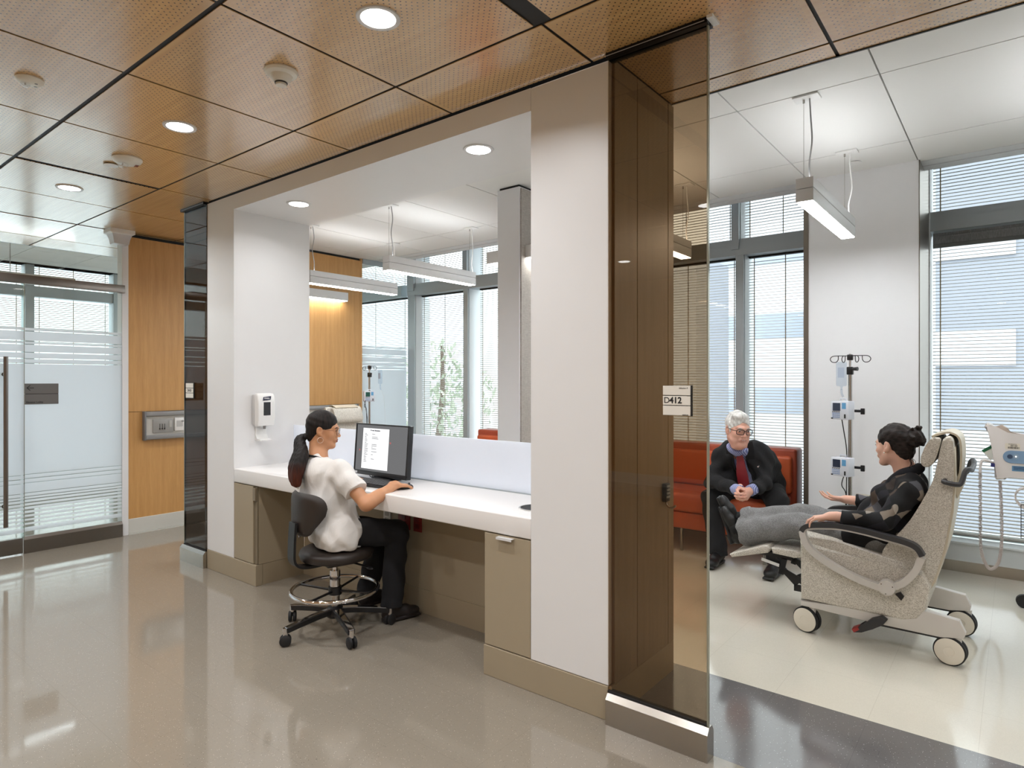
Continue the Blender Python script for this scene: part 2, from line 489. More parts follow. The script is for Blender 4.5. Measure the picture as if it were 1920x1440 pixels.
def frosted():
    t = NT('etched_glass'); p = t.pos(); s = t.new('SeparateXYZ'); t.link(p, s.inputs[0])
    z = t.math('MULTIPLY', s.outputs[2], 1/2.9)
    clear = [(1.893, 9), (1.862, 1.872), (1.776, 1.787), (1.752, 1.760), (1.684, 1.692), (1.630, 1.638), (1.591, 1.599),
             (.656, .661), (.620, .626), (.585, .590), (.500, .506), (.470, .477), (.445, .454), (.415, .426), (.385, .397), (.352, .366), (.318, .334), (.284, .302), (.250, .270), (.214, .236), (0, .18)]
    stops = [(0, 0)]
    for a, b in sorted(clear):
        if a > 0: stops.append((a/2.9, 0))
        else: stops[0] = (0, 0)
        stops.append((min(b, 2.9)/2.9, 1))
    stops = [(0, 0)]
    for a, b in sorted(clear):
        if a > 0: stops.append((a/2.9, 0.0))
        if b < 5: stops.append((b/2.9, 1.0))
    # film = 1 except inside the clear stripes; built as products because a ramp holds few stops
    film = None
    for a, b in clear:
        q = t.math('MULTIPLY', t.math('GREATER_THAN', s.outputs[2], a), t.math('LESS_THAN', s.outputs[2], b))
        film = q if film is None else t.math('ADD', film, q)
    film = t.math('SUBTRACT', 1, t.math('MINIMUM', film, 1))
    tr = t.new('BsdfTransparent'); tr.inputs[0].default_value = (.94, .98, .97, 1)
    tl = t.new('BsdfTranslucent'); tl.inputs[0].default_value = (.9, .94, .97, 1)
    df = t.new('BsdfDiffuse'); df.inputs[0].default_value = (.80, .85, .89, 1)
    mx = t.new('MixShader'); mx.inputs[0].default_value = .4; t.link(tl.outputs[0], mx.inputs[1]); t.link(df.outputs[0], mx.inputs[2])
    half = t.new('BsdfTransparent'); half.inputs[0].default_value = (.85, .92, .95, 1)
    m2 = t.new('MixShader'); m2.inputs[0].default_value = .14; t.link(mx.outputs[0], m2.inputs[1]); t.link(half.outputs[0], m2.inputs[2])
    m = t.new('MixShader'); t.link(film, m.inputs[0]); t.link(tr.outputs[0], m.inputs[1]); t.link(m2.outputs[0], m.inputs[2])
    g = t.new('BsdfGlossy'); g.inputs['Roughness'].default_value = .02; fr = t.new('Fresnel'); fr.inputs[0].default_value = 1.45
    kf = t.math('MULTIPLY', fr.outputs[0], t.math('SUBTRACT', 1, t.new('NewGeometry').outputs['Backfacing']))
    o = t.new('MixShader'); t.link(kf, o.inputs[0]); t.link(m.outputs[0], o.inputs[1]); t.link(g.outputs[0], o.inputs[2])
    return t.done(o)
M['frost'] = frosted()
def acrylic():
    t = NT('milk_acrylic')
    tl = t.new('BsdfTranslucent'); tl.inputs[0].default_value = (.93, .955, 1, 1)
    b = t.bsdf((.86, .89, .95, 1), .25)
    m = t.new('MixShader'); m.inputs[0].default_value = .35; t.link(tl.outputs[0], m.inputs[1]); t.link(b.outputs[0], m.inputs[2])
    return t.done(m)
M['acrylic'] = acrylic()
M['lamp'] = emission('lamp_lens', (1, .98, .95), 14)
M['lamp_strip'] = emission('lamp_strip', (.96, .98, 1), 34)
M['lamp_wall'] = emission('wall_lamp_strip', (1, .985, .95), 11)
M['added_up'] = emission('added_uplight', (.96, .98, 1), 9)  # added upward glow for the pendants, brightens the white ceiling
M['lamp_body'] = simple('lamp_white_metal', (222, 222, 222), .4)
M['plastic_w'] = simple('white_plastic', (232, 232, 230), .35)
M['plastic_k'] = simple('black_plastic', (22, 22, 24), .38)
M['rubber'] = simple('black_rubber', (24, 24, 25), .65)
M['slat'] = None
t = NT('blind_slat'); b_ = t.bsdf(lin((150, 146, 136)), .5); tl = t.new('BsdfTranslucent'); tl.inputs[0].default_value = (.7, .7, .68, 1)
mm = t.new('MixShader'); mm.inputs[0].default_value = .08; t.link(b_.outputs[0], mm.inputs[1]); t.link(tl.outputs[0], mm.inputs[2]); M['slat'] = t.done(mm)
M['cord'] = simple('tan_cord', (150, 135, 100), .7)
M['shade'] = None
t = NT('grey_screen_cloth'); p = t.pos(); f = t.noise(t.mapping(p, (160, 160, 12)), 3, 2)
M['shade'] = t.done(t.bsdf(t.ramp(f, [(.35, lin((112, 114, 116))), (.65, lin((142, 144, 146)))]), .8))

# ================================================================== floors
b = MB(); b.box(FARX-.3, 3.3, -3.3, 2.40, -.05, 0); b.box(FARX-.3, -1.36, 2.40, 3.06, -.05, 0); b.box(FARX-.3, WX, 3.06, 6.3, -.05, 0)
struct(b.build('floor', M['floor'], angle=0))
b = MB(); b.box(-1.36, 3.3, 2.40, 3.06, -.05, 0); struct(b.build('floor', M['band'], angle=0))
b = MB(); b.box(WX, 3.3, 3.06, 6.3, -.05, 0); struct(b.build('floor', M['cream'], angle=0))

# ================================================================== wood ceiling: separate panels under a black void
xs = [-.592+.8453*k for k in range(-10, 6)]
ys = [1.145+.8453*k for k in range(-6, 4)]
def panels(x0, x1, y0, y1, g=.0075):
    X = sorted([x0, x1]+[v for v in xs if x0 < v < x1]); Y = sorted([y0, y1]+[v for v in ys if y0 < v < y1])
    for i in range(len(X)-1):
        for j in range(len(Y)-1):
            a0, a1, c0, c1 = X[i], X[i+1], Y[j], Y[j+1]
            gx0 = g if any(abs(a0-v) < 1e-6 for v in xs) else 0; gx1 = g if any(abs(a1-v) < 1e-6 for v in xs) else 0
            gy0 = g if any(abs(c0-v) < 1e-6 for v in ys) else 0; gy1 = g if any(abs(c1-v) < 1e-6 for v in ys) else 0
            if abs(c0-1.145) < 1e-6: gy0 = .011
            if abs(c1-1.145) < 1e-6: gy1 = .011
            # wide air slots
            if abs(a0+1.437) < .02 and c1 < 2.0: gx0 = .05
            if abs(a1+1.437) < .02 and c1 < 2.0: gx1 = .035
            if abs(a1+4.8185) < .02 and 1.1 < c0 < 1.9: gx1 = .04
            if abs(a0+6.5092) < .02 and c0 > .2: gx0 = .03
            if a1-a0 > .03 and c1-c0 > .03: CB.box(a0+gx0, a1-gx1, c0+gy0, c1-gy1, CEIL, CEIL+.004)
CB = MB()
panels(E0, 3.3, -3.3, FY); panels(DX1+.013, 3.3, FY, 2.968); panels(E0, DX0, FY, 2.968)
struct(CB.build('ceiling', M['ceil_wood'], angle=0))
b = MB(); b.box(E0, 3.3, -3.3, FY, CEIL+.006, CEIL+.05); b.box(DX1, 3.3, FY, 2.968, CEIL+.006, CEIL+.05); b.box(E0, DX0, FY, 2.968, CEIL+.006, CEIL+.05)
struct(b.build('ceiling', M['black'], angle=0))
b = MB()
for x0, x1 in ((DX1+.013, 3.3), (E0, DX0)):
    b.box(x0, x1, 2.968, 2.976, CEIL-.004, WCEIL); b.box(x0, x1, 2.985, 2.995, CEIL+.004, WCEIL)
b.box(E0-.02, E0, -3.3, 2.976, CEIL, WCEIL)
b.box(DX0, DX1, FY+.012, BY, CEIL-.016, CEIL+.05)
struct(b.build('trim_1', M['track'], angle=0))

# ================================================================== white tile ceiling
b = MB()
gx = [-.54+.7165*k for k in range(-15, 7)]; gy = [2.976, 3.665, 4.786, 5.31]
def tiles(x0, x1, yy, g=.004):
    X = sorted([x0, x1]+[v for v in gx if x0 < v < x1])
    for i in range(len(X)-1):
        for j in range(len(yy)-1): b.box(X[i]+g, X[i+1]-g, yy[j]+g, yy[j+1]-g, WCEIL, WCEIL+.02)
tiles(FARX, 3.3, gy); tiles(FARX, E0-.02, [-3.3+1.12*k for k in range(6)]+[2.976])
struct(b.build('ceiling', M['tile'], angle=0))
b = MB(); b.box(FARX, 3.3, 2.97, 5.43, WCEIL+.02, WCEIL+.05); b.box(FARX, E0, -3.3, 2.98, WCEIL+.02, WCEIL+.05); b.box(FARX, 3.3, 5.43, 5.46, WCEIL+.025, WCEIL+.05)
struct(b.build('ceiling', M['grid'], angle=0))
b = MB(); b.box(FARX, 3.3, 5.316, 5.434, WCEIL, WCEIL+.02); b.box(FARX, 3.3, 5.452, 5.55, WCEIL, WCEIL+.02); b.box(FARX, 3.3, 5.55, 5.56, WCEIL, 3.45); b.box(FARX, 3.3, 5.55, 6.4, 3.45, 3.47)
struct(b.build('ceiling', M['white'], angle=0))
b = MB(); b.box(FARX, 3.3, 5.434, 5.452, WCEIL+.012, WCEIL+.024); struct(b.build('trim_2', M['black'], angle=0))

# ================================================================== desk wall (white surround)
b = MB(); b.box(DX0, OX0, FY, BY, .149, CEIL-.016); struct(b.build('wall_front', M['lam'], angle=0))
b = MB(); b.box(OX1, DX1, FY, BY, .149, CEIL-.016, .004); struct(b.build('wall_front', M['lam'], angle=0))
b = MB(); b.box(OX0, OX1, FY, BY, OZ, CEIL-.016); b.box(DX0, DX1, BY, BY+.02, CEIL-.02, WCEIL); struct(b.build('wall_front', M['lam'], angle=0))
b = MB(); b.box(DX1, DX1+.013, FY+.03, 2.60, .149, CEIL-.01); b.box(DX1, DX1+.013, 2.606, 2.925, .149, CEIL-.01); b.box(DX1, DX1+.013, 2.931, 2.99, .149, CEIL-.01)
struct(b.build('wall_end', M['return'], angle=0))
b = MB(); b.box(DX1, DX1+.013, FY, 2.99, 0, .147); struct(b.build('baseboard_end', M['beige_d'], angle=0))
b = MB(); b.box(DX0, -4.183, FY-.003, FY+.05, 0, .147, .003); b.box(-2.06, DX1-.001, FY-.003, FY+.05, 0, .147, .003)
b.box(-4.190, -4.1835, FY+.051, 2.745, 0, .147); b.box(-2.0595, -2.053, FY+.051, 2.745, 0, .147); b.box(-4.183, -2.06, 2.745, 2.752, 0, .147)
struct(b.build('baseboard_front', M['beige_d'], angle=0))
b = MB(); b.box(-4.183, -2.06, 2.752, 2.80, 0, .704); struct(b.build('wall_kneespace', M['beige'], angle=0))

# ================================================================== left wall: veneer panels, cove base, glass
b = MB()
b.box(WX-.1, WX, 2.407, 2.96, 1.155, CEIL-.03); b.box(WX-.1, WX, 2.407, 5.10, .148, 1.151)
b.box(WX-.1, WX, 2.96, 5.10, 1.155, WCEIL-.03)
struct(b.build('wall_left', M['wood'], angle=0))
b = MB(); b.box(WX-.1, WX-.02, 2.407, 2.97, CEIL-.04, CEIL); b.box(WX-.1, WX-.02, 2.97, 5.10, WCEIL-.04, WCEIL); b.box(WX-.1, WX-.012, 2.41, 5.1, 1.15, 1.156); struct(b.build('trim_3', M['black'], angle=0))
b = MB(); b.box(WX-.1, WX+.006, 2.407, 5.10, .012, .148, .004); b.box(WX-.1, WX+.02, 2.407, 5.1, 0, .012); struct(b.build('baseboard_left', M['cove'], angle=0))
b = MB(); b.box(WX-.1, WX+.012, 2.352, 2.407, 0, CEIL-.0, .003); struct(b.build('trim_4', M['white'], angle=0))
b = MB(); b.box(WX-.1, WX+.004, 5.10, 5.125, 0, WCEIL, .002); struct(b.build('trim_5', M['wood'], angle=0))

# partition between the bays
b = MB(); b.box(PX0, PX1, PY0, 6.0, .1, WCEIL-.02); struct(b.build('wall_partition', M['white'], angle=0))
b = MB(); b.box(PX0+.012, PX1-.012, PY0+.012, 6.0, WCEIL-.02, WCEIL); struct(b.build('trim_6', M['black'], angle=0))
b = MB(); b.box(PX1, PX1+.012, PY0+.012, 5.95, .1, WCEIL-.03); struct(b.build('wall_partition', M['linen'], angle=0))
b = MB(); b.box(PX0-.004, PX1+.014, PY0-.004, 6.0, 0, .1); struct(b.build('baseboard_partition', M['cove'], angle=0))

# pier between the windows, steel cheeks
b = MB(); b.box(-1.284, -.534, 5.265, 6.3, 0, WCEIL+.3); struct(b.build('wall_pier', M['white'], angle=0))
b = MB(); b.box(-.5335, -.528, 5.262, 5.86, 0, WCEIL+.3); b.box(-1.291, -1.2845, 5.262, 5.86, 0, WCEIL+.3); b.box(-1.291, -1.256, 5.259, 5.2645, 0, WCEIL); struct(b.build('trim_7', simple('bronze_steel_cheek', (128, 120, 110), .34, 1), angle=0))
b = MB(); b.box(-.53, -.522, 5.86, 6.3, .2, 3.4); b.box(-1.295, -1.28, 5.86, 6.3, .2, 3.4); struct(b.build('trim_8', M['jamb'], angle=0))

# ================================================================== window wall: curb, frames, panes
b = MB(); b.box(FARX, 3.3, WINY, 6.3, 0, .085); struct(b.build('baseboard_window', M['steel'], angle=0))
b = MB(); b.box(FARX, 3.3, WINY-.006, 6.3, .085, .215); b.box(FARX, 3.3, WINY-.02, 6.35, .215, .232, .004); b.box(FARX, 3.3, 6.0, 6.4, 3.25, 3.46)
struct(b.build('wall_window', M['jamb'], angle=0))
def window(n, x0, x1, mull, shift=0):
    r = MB()
    r.box(x0, x1, WINY, 6.10, 2.605, 2.70); r.box(x0, x1, WINY+.012, 6.10, 2.70, 2.757)
    r.box(x0, x1, 6.08, 6.16, .232, .27)
    for m0, m1 in mull:
        r.box(m0, m1, WINY+.004, 6.16, .232, 2.605)
        r.box(m0-shift, m1-shift-.005, WINY-.012, 6.16, 2.66, 3.26)
    w = struct(r.build('window_%d' % n, M['alu'], angle=0))
    q = MB(); q.box(x0, x1, 6.2, 6.206, .24, 3.25); q.build('pane', M['glass'], w, angle=0)
    j = MB()
    for m0, m1 in mull:
        j.box(m1, m1+.006, 5.90, 6.16, .232, 2.605); j.box(m1-shift-.005, m1-shift+.001, 5.90, 6.16, 2.757, 3.26)
    if mull: j.build('mullion_cheek', M['jamb'], w, angle=0)
    return w
window(1, -.522, 3.3, [(.9, .97), (2.2, 2.27)])
window(2, PX1, -1.295, [(-2.03, -1.957)], .035)
window(3, WX+.02, PX0, [(-6.49, -6.36), (-5.462, -5.385), (-4.39, -4.31)])
window(4, FARX, WX-.1, [(-9.2, -9.1), (-8.0, -7.9)])
# far room window wall (beyond the glass at the left), runs along y
r = MB(); r.box(FARX, FARX+.16, -3.3, 5.9, 2.575, 2.71)
for y0 in (2.55, 3.6, 1.45, .4, -.7, 4.7): r.box(FARX, FARX+.18, y0, y0+.10, .2, 3.0)
r.box(FARX-.1, FARX+.2, -3.3, 5.9, 0, .23)
w5 = struct(r.build('window_5', M['alu'], angle=0))
q = MB(); q.box(FARX-.02, FARX-.012, -3.3, 5.9, .23, 3.0); q.build('pane', M['glass'], w5, angle=0)
b = MB(); b.box(FARX-.1, FARX+.25, -3.35, 6.3, 3.0, 3.05); struct(b.build('wall_far', M['white'], angle=0))

# ================================================================== rest of the room, behind and beside the camera
b = MB(); b.box(FARX, 3.4, -3.42, -3.3, .15, 3.0); struct(b.build('wall_back', M['wood'], angle=0))
b = MB(); b.box(FARX, 3.4, -3.3, -3.29, 0, .15); b.box(3.29, 3.3, -3.3, 6.2, 0, .15); struct(b.build('baseboard_back', M['cove'], angle=0))
b = MB(); b.box(3.3, 3.42, -3.42, 6.4, 0, 3.4); struct(b.build('wall_right', M['white'], angle=0))
# ================================================================== blinds
def blind(x0, x1, z0, z1, label, group, y=6.02, cords=3, pitch=.0265, headrail=True):
    t = thing('window_blind', label, 'blind', ((x0+x1)/2, y, z0), group)
    b = MB(); n = int((z1-z0-.03)/pitch)
    rot = Matrix.Rotation(math.radians(6), 4, 'X')
    for i in range(n):
        z = z0+.02+pitch*i
        c = Matrix.Translation((0, y, z)) @ rot
        P = [(-.0165, -.0), (-.006, .005), (.006, .005), (.0165, 0)]
        v = [[b.bm.verts.new(c @ Vector((x, py, pz))) for py, pz in P] for x in (x0, x1)]
        for k in range(3): b.bm.faces.new((v[0][k], v[0][k+1], v[1][k+1], v[1][k]))
    s = b.build('slats', M['slat'], t, angle=60)
    b = MB(); b.box(x0, x1, y-.014, y+.014, z0, z0+.012, .003); b.build('bottom_rail', M['slat'], t, angle=0)
    if headrail:
        b = MB(); b.box(x0, x1, y-.02, y+.02, z1-.012, z1+.012); b.build('head_rail', M['black'], t, angle=0)
    for k in range(cords):
        cx = x0+.05+(x1-x0-.1)*k/max(1, cords-1)
        b = MB(); b.box(cx-.004, cx+.004, y-.0185, y-.0172, z0, z1); b.build('ladder_cord', M['cord'], t, angle=0)
    return t
blind(-.515, .895, .25, 2.60, 'tall silver slat blind in the window behind the white monitor cart', 'window blinds')
blind(-.515, .895, 2.762, 3.25, 'short slat blind above the grey transom at the right edge', 'window blinds', headrail=False)
blind(.98, 2.19, .25, 2.60, 'tall slat blind beyond the right edge of the photo', 'window blinds')
blind(-3.05, -2.035, .25, 2.60, 'tall slat blind seen partly through the bronze glass screen', 'window blinds')
blind(-1.95, -1.30, .25, 2.60, 'tall slat blind behind the man in the dark suit, beside the white pier', 'window blinds')
blind(-3.05, -2.075, 2.762, 3.25, 'short upper slat blind partly behind the bronze glass screen', 'window blinds', headrail=False)
blind(-1.99, -1.30, 2.762, 3.25, 'short upper slat blind left of the white pier', 'window blinds', headrail=False)
blind(-6.35, -5.47, .25, 2.60, 'tall slat blind seen through the desk opening above the computer monitor', 'window blinds')
blind(-5.295, -4.40, .25, 2.60, 'tall slat blind seen through the desk opening beside the partition end', 'window blinds')
blind(-4.30, -3.30, .25, 2.60, 'tall slat blind hidden behind the partition end', 'window blinds')
blind(-6.35, -5.47, 2.762, 3.25, 'upper slat blind behind the middle pendant lamp, left of the mullion', 'window blinds', headrail=False)
blind(-5.295, -4.40, 2.762, 3.25, 'upper slat blind right of the mullion, beside the partition end', 'window blinds', headrail=False)
blind(-8.0, -6.64, .25, 2.60, 'tall slat blind seen through the etched glass partition', 'window blinds', cords=3)
blind(-8.0, -6.64, 2.762, 3.25, 'upper slat blind above the etched glass partition', 'window blinds', headrail=False)
def blind_y(y0, y1, z0, z1, label):
    t = thing('window_blind', label, 'blind', (FARX+.09, (y0+y1)/2, z0), 'lobby window blinds')
    b = MB(); pitch = .0265
    rot = Matrix.Rotation(math.radians(-6), 4, 'Y')
    for i in range(int((z1-z0)/pitch)):
        c = Matrix.Translation((FARX+.09, 0, z0+pitch*i)) @ rot
        P = [(-.0165, 0), (-.006, .005), (.006, .005), (.0165, 0)]
        v = [[b.bm.verts.new(c @ Vector((px, yy, pz))) for px, pz in P] for yy in (y0, y1)]
        for k in range(3): b.bm.faces.new((v[0][k], v[0][k+1], v[1][k+1], v[1][k]))
    b.build('slats', M['slat'], t, angle=60)
    for f in (.06, .5, .94):
        y = y0+(y1-y0)*f
        b = MB(); b.box(FARX+.103, FARX+.105, y-.004, y+.004, z0, z1); b.build('ladder_cord', M['cord'], t, angle=0)
blind_y(2.67, 3.57, .25, 2.57, 'slat blind behind the fixed glass panel with the grey lobby sign')
blind_y(2.67, 3.57, 2.72, 2.99, 'short slat strip above the transom behind the fixed lobby glass')
blind_y(1.57, 2.53, .25, 2.57, 'slat blind behind the sliding glass door at the left edge')
blind_y(1.57, 2.53, 2.72, 2.99, 'short slat strip above the sliding glass door')
blind_y(.52, 1.43, .25, 2.57, 'slat blind far behind the sliding glass door, beyond the left edge')
blind_y(3.72, 4.68, .25, 2.57, 'slat blind behind the veneer wall end')

# roller shade under the right transom
t = thing('roller_shade', 'grey mesh roller shade rolled up under the transom at right', 'roller shade', (.19, 5.95, 2.49))
b = MB(); b.box(-.51, .89, 5.945, 5.95, 2.515, 2.60); b.build('cloth', M['shade'], t, angle=0)
b = MB(); b.cyl((-.51, 5.965, 2.575), (.89, 5.965, 2.575), .022); b.build('roll', M['shade'], t)
b = MB(); b.box(-.51, .89, 5.94, 5.954, 2.485, 2.515, .003); b.build('hem_bar', simple('shade_bar', (104, 106, 106), .6), t, angle=0)

# ================================================================== ceiling things
GR_D = 'downlights in the wood ceiling'
M['trim_ring'] = simple('lamp_trim_ring', (215, 215, 215), .35)
def downlight(x, y, z, label, group, r=.078, lamp=True, watts=11):
    t = thing('downlight', label, 'ceiling light', (x, y, z), group)
    b = MB(); b.lathe([(r-.012, 0), (r-.012, -.005), (r-.006, -.007), (r+.004, -.006), (r+.006, -.002), (r+.006, 0)], (x, y, z), seg=36); b.build('trim_ring', M['trim_ring'], t)
    b = MB(); b.lathe([(0, -.004), (r-.012, -.004), (r-.012, -.001), (0, -.001)], (x, y, z), seg=36); b.build('lens', M['lamp'], t)
    if lamp:
        la = bpy.data.lights.new('downlight_lamp', 'AREA'); la.shape = 'DISK'; la.size = .13; la.energy = watts; la.color = (.97, .98, 1); la.spread = math.radians(150)
        o = bpy.data.objects.new('downlight_lamp', la); COL.objects.link(o); o.location = (x, y, z-.012)
    return t
downlight(-1.898, 1.568, CEIL, 'large lit downlight in wood ceiling at the top centre', GR_D)
downlight(-3.554, 1.568, CEIL, 'lit downlight in wood ceiling between the two detectors', GR_D)
downlight(-5.303, 1.575, CEIL, 'small lit downlight in wood ceiling left of the desk wall, beyond the fire strobe', GR_D)
for i, (x, y) in enumerate([(-.2, 1.568), (1.5, 1.568), (-1.9, -.13), (-3.55, -.13), (-.2, -.13), (1.5, -.13), (-5.3, -.13), (-1.9, -1.83), (-3.55, -1.83), (-.2, -1.83), (1.5, -1.83), (-5.3, -1.83)]):
    downlight(x, y, CEIL, 'lit downlight in the part of the wood ceiling out of view', 'downlights out of view')
downlight(-2.287, 2.581, OZ, 'lit downlight in white soffit above the drawer side of the desk', 'downlights in the white desk soffit', watts=2.6)
downlight(-3.991, 2.58, OZ, 'lit downlight in white soffit above the hand sanitizer dispenser', 'downlights in the white desk soffit', watts=2.6)

for x, y in ((-8.6, .2), (-8.6, 2.0), (-8.6, 4.2)):  # unseen lamps added to brighten the lobby and its etched glass
    t = thing('pendant_lamp', 'linear lamp added in the lobby beyond the glass, out of view', 'pendant light', (x, y, 2.5), 'added lobby lamps')
    b = MB(); b.box(x-.05, x+.05, y-.6, y+.6, 2.56, 2.63); b.build('housing', M['lamp_body'], t, angle=0)
    b = MB(); b.box(x-.045, x+.045, y-.595, y+.595, 2.553, 2.56); b.build('diffuser', M['lamp_strip'], t, angle=0)
    b = MB(); b.cyl((x, y, 2.63), (x, y, WCEIL), .004, seg=8); b.build('suspension_wire', M['steel_v'], t)
M['detector'] = simple('ivory_plastic', (226, 222, 210), .4)
M['lens_clear'] = glass('strobe_lens', (.9, .9, .9), .05)
M['ink'] = simple('black_ink', (25, 25, 25), .6)
M['ink_red'] = simple('dark_red_ink', (120, 40, 30), .6)
def detector(x, y, label, z=CEIL):
    t = thing('smoke_detector', label, 'smoke detector', (x, y, z), 'ceiling detectors')
    b = MB(); b.lathe([(0.0, 0), (0.0705, 0), (0.0722, -.006), (0.0671, -.016), (0.0516, -.024), (0.0, -.024)], (x, y, z), seg=40); b.build('base_plate', M['detector'], t)
    b = MB(); b.lathe([(0.0, -.022), (0.0499, -.022), (0.043, -.040), (0.0292, -.052), (0.0, -.052)], (x, y, z), seg=40); b.build('chamber', M['detector'], t)
    b = MB(); b.lathe([(0.0258, -.050), (0.0275, -.053), (0.0275, -.058), (0.0, -.058)], (x, y, z), seg=32); b.build('vent_ring', simple('dark_vent', (60, 58, 54), .6), t)
    b = MB(); b.lathe([(0.0, -.057), (0.0241, -.057), (0.0232, -.066), (0.0, -.067)], (x, y, z), seg=32); b.build('cap', M['detector'], t)
    return t
detector(-2.563, 1.568, 'round ivory smoke detector on wood ceiling in the top middle')
def strobe(x, y, z, label, word, ang, k=1):
    t = thing('ceiling_strobe', label, 'alarm', (x, y, z), 'ceiling alarms')
    b = MB(); b.lathe([(0, 0), (.083*k, 0), (.085*k, -.008*k), (.076*k, -.022*k), (.058*k, -.034*k), (0, -.036*k)], (x, y, z), seg=44); b.build('housing', M['detector'], t)
    dx, dy = math.cos(ang), math.sin(ang)
    b = MB(); b.lathe([(.0, -.032*k), (.030*k, -.032*k), (.028*k, -.05*k), (.018*k, -.06*k), (0, -.062*k)], (x+dx*.022*k, y+dy*.022*k, z), seg=28); b.build('lens', M['lens_clear'], t)
    b = MB(); b.cyl((x+dx*.022*k, y+dy*.022*k, z-.03*k), (x+dx*.022*k, y+dy*.022*k, z-.05*k), .006*k, seg=12); b.build('flash_tube', M['plastic_w'], t)
    if word:
        n = Vector((-dx*.35, -dy*.35, -1)); p = Vector((x-dx*.05, y-dy*.05, z-.0335)); 
        text_part('lettering', word, .027, facing(p-Vector((0, 0, .0036)), (0, 0, -1), (-dx, -dy, 0)), M['ink_red'], t, .02)
    else:
        for q in (-1, 1):
            px, py = x-dx*.035*k-dy*q*.028*k, y-dy*.035*k+dx*q*.028*k
            b = MB(); b.lathe([(0, -.030*k), (.010*k, -.030*k), (.010*k, -.0350*k), (0, -.0355*k)], (px, py, z), seg=16); b.build('speaker_hole', simple('grey_hole', (110, 110, 108), .6), t)
    return t
strobe(-4.322, 1.59, CEIL, 'white fire strobe on wood ceiling lettered FIRE', 'FIRE', math.radians(-100))
strobe(-3.533, .893, CEIL, 'white ceiling alarm with clear lens nearest the top left corner', None, math.radians(-100), .66)
t = thing('sprinkler_cover', 'small white sprinkler disc beside the fire strobe', 'sprinkler', (-4.52, 1.569, CEIL), 'sprinkler covers')
b = MB(); b.lathe([(0, -.010), (.042, -.010), (.043, -.006), (.040, -.004), (0, -.004)], (-4.52, 1.569, CEIL), seg=32); b.build('disc', M['plastic_w'], t)
b = MB(); b.lathe([(0, -.004), (.036, -.004), (.036, 0), (0, 0)], (-4.52, 1.569, CEIL), seg=24); b.build('cup', M['black'], t)
t = thing('sprinkler_cover', 'small white sprinkler disc on white ceiling beside the pendant lamp', 'sprinkler', (-.894, 5.033, WCEIL), 'sprinkler covers')
b = MB(); b.lathe([(0, -.010), (.042, -.010), (.043, -.006), (.040, -.004), (0, -.004)], (-.894, 5.033, WCEIL), seg=32); b.build('disc', M['plastic_w'], t)
b = MB(); b.lathe([(0, -.004), (.036, -.004), (.036, 0), (0, 0)], (-.894, 5.033, WCEIL), seg=24); b.build('cup', M['grid'], t)

# linear pendants over the bays
def pendant(x, label, y0=3.665, y1=4.80, z0=2.418):
    t = thing('pendant_lamp', label, 'pendant light', (x, (y0+y1)/2, z0), 'linear pendant lamps over the bays')
    w = .045
    b = MB(); b.box(x-w, x+w, y0, y1, z0+.073, z0+.13, .002); b.build('housing', M['lamp_body'], t, angle=30)
    b = MB(); b.box(x-w, x+w, y0, y1, z0+.002, z0+.070, .002); b.build('lower_housing', M['lamp_body'], t, angle=30)
    b = MB(); b.box(x-w+.006, x+w-.006, y0+.006, y1-.006, z0-.001, z0+.004); b.build('diffuser', M['lamp_strip'], t, angle=0)
    b = MB(); b.box(x-w+.012, x+w-.012, y0+.02, y1-.02, z0+.129, z0+.1315); b.build('added_uplight_strip', M['added_up'], t, angle=0)  # unseen glowing strip added on top to lift the ceiling brightness
    for i, yc in enumerate((3.712, 4.772)):
        b = MB(); b.box(x-.065, x+.065, yc-.045, yc+.045, WCEIL-.012, WCEIL-.001, .003); c = b.build('canopy', M['plastic_w'], t, angle=30)
        b = MB(); b.cyl((x-.015, yc, z0+.13), (x-.015, yc, WCEIL-.012), .0014, seg=6); b.cyl((x-.015, yc, WCEIL-.03), (x-.015, yc, WCEIL-.012), .006, seg=10); b.build('suspension_wire', M['steel_v'], c)
        k = .045 if i == 0 else .012
        b = MB(); b.tube(bez([(x+.015, yc, WCEIL-.012), (x+.018, yc+k*.3, WCEIL-.12), (x+.03, yc-k*.3, WCEIL-.25), (x+.008, yc+k*.5, z0+.22), (x+.012, yc+.02, z0+.13)], 8), .0042, 8); b.build('power_cord', M['grid'] if i == 0 else M['plastic_w'], c)
    return t
pendant(-.895, 'linear pendant lamp hanging in front of the white pier at right')
pendant(-2.05, 'linear pendant lamp whose end shows through the bronze glass screen')
pendant(-4.332, 'linear pendant lamp nearest the desk opening, in front of the grey mullion')
pendant(-5.515, 'linear pendant lamp in the left of the desk opening, before the maple wall')
pendant(.26, 'linear pendant lamp cut off by the right edge of the photo')

def wall_light(x0, x1, y0, y1, label, z0=2.42):
    t = thing('wall_light', label, 'wall light', (x0, (y0+y1)/2, z0), 'linear wall lights')
    b = MB(); b.box(x0, x1, y0, y1, z0+.006, z0+.105, .002); b.build('housing', M['lamp_body'], t, angle=30)
    b = MB(); b.box(min(x0, x1)+.008, max(x0, x1)-.008, y0+.008, y1-.008, z0, z0+.008); b.build('diffuser', M['lamp_wall'], t, angle=0)
wall_light(WX, WX+.11, 3.72, 4.83, 'linear wall light glowing on the maple wall under the pendant lamps')
wall_light(PX0-.19, PX0, 4.02, 5.1, 'linear wall light whose grey end shows left of the partition')
wall_light(PX1+.012, PX1+.12, 4.0, 5.0, 'linear wall light on the linen side of the partition')

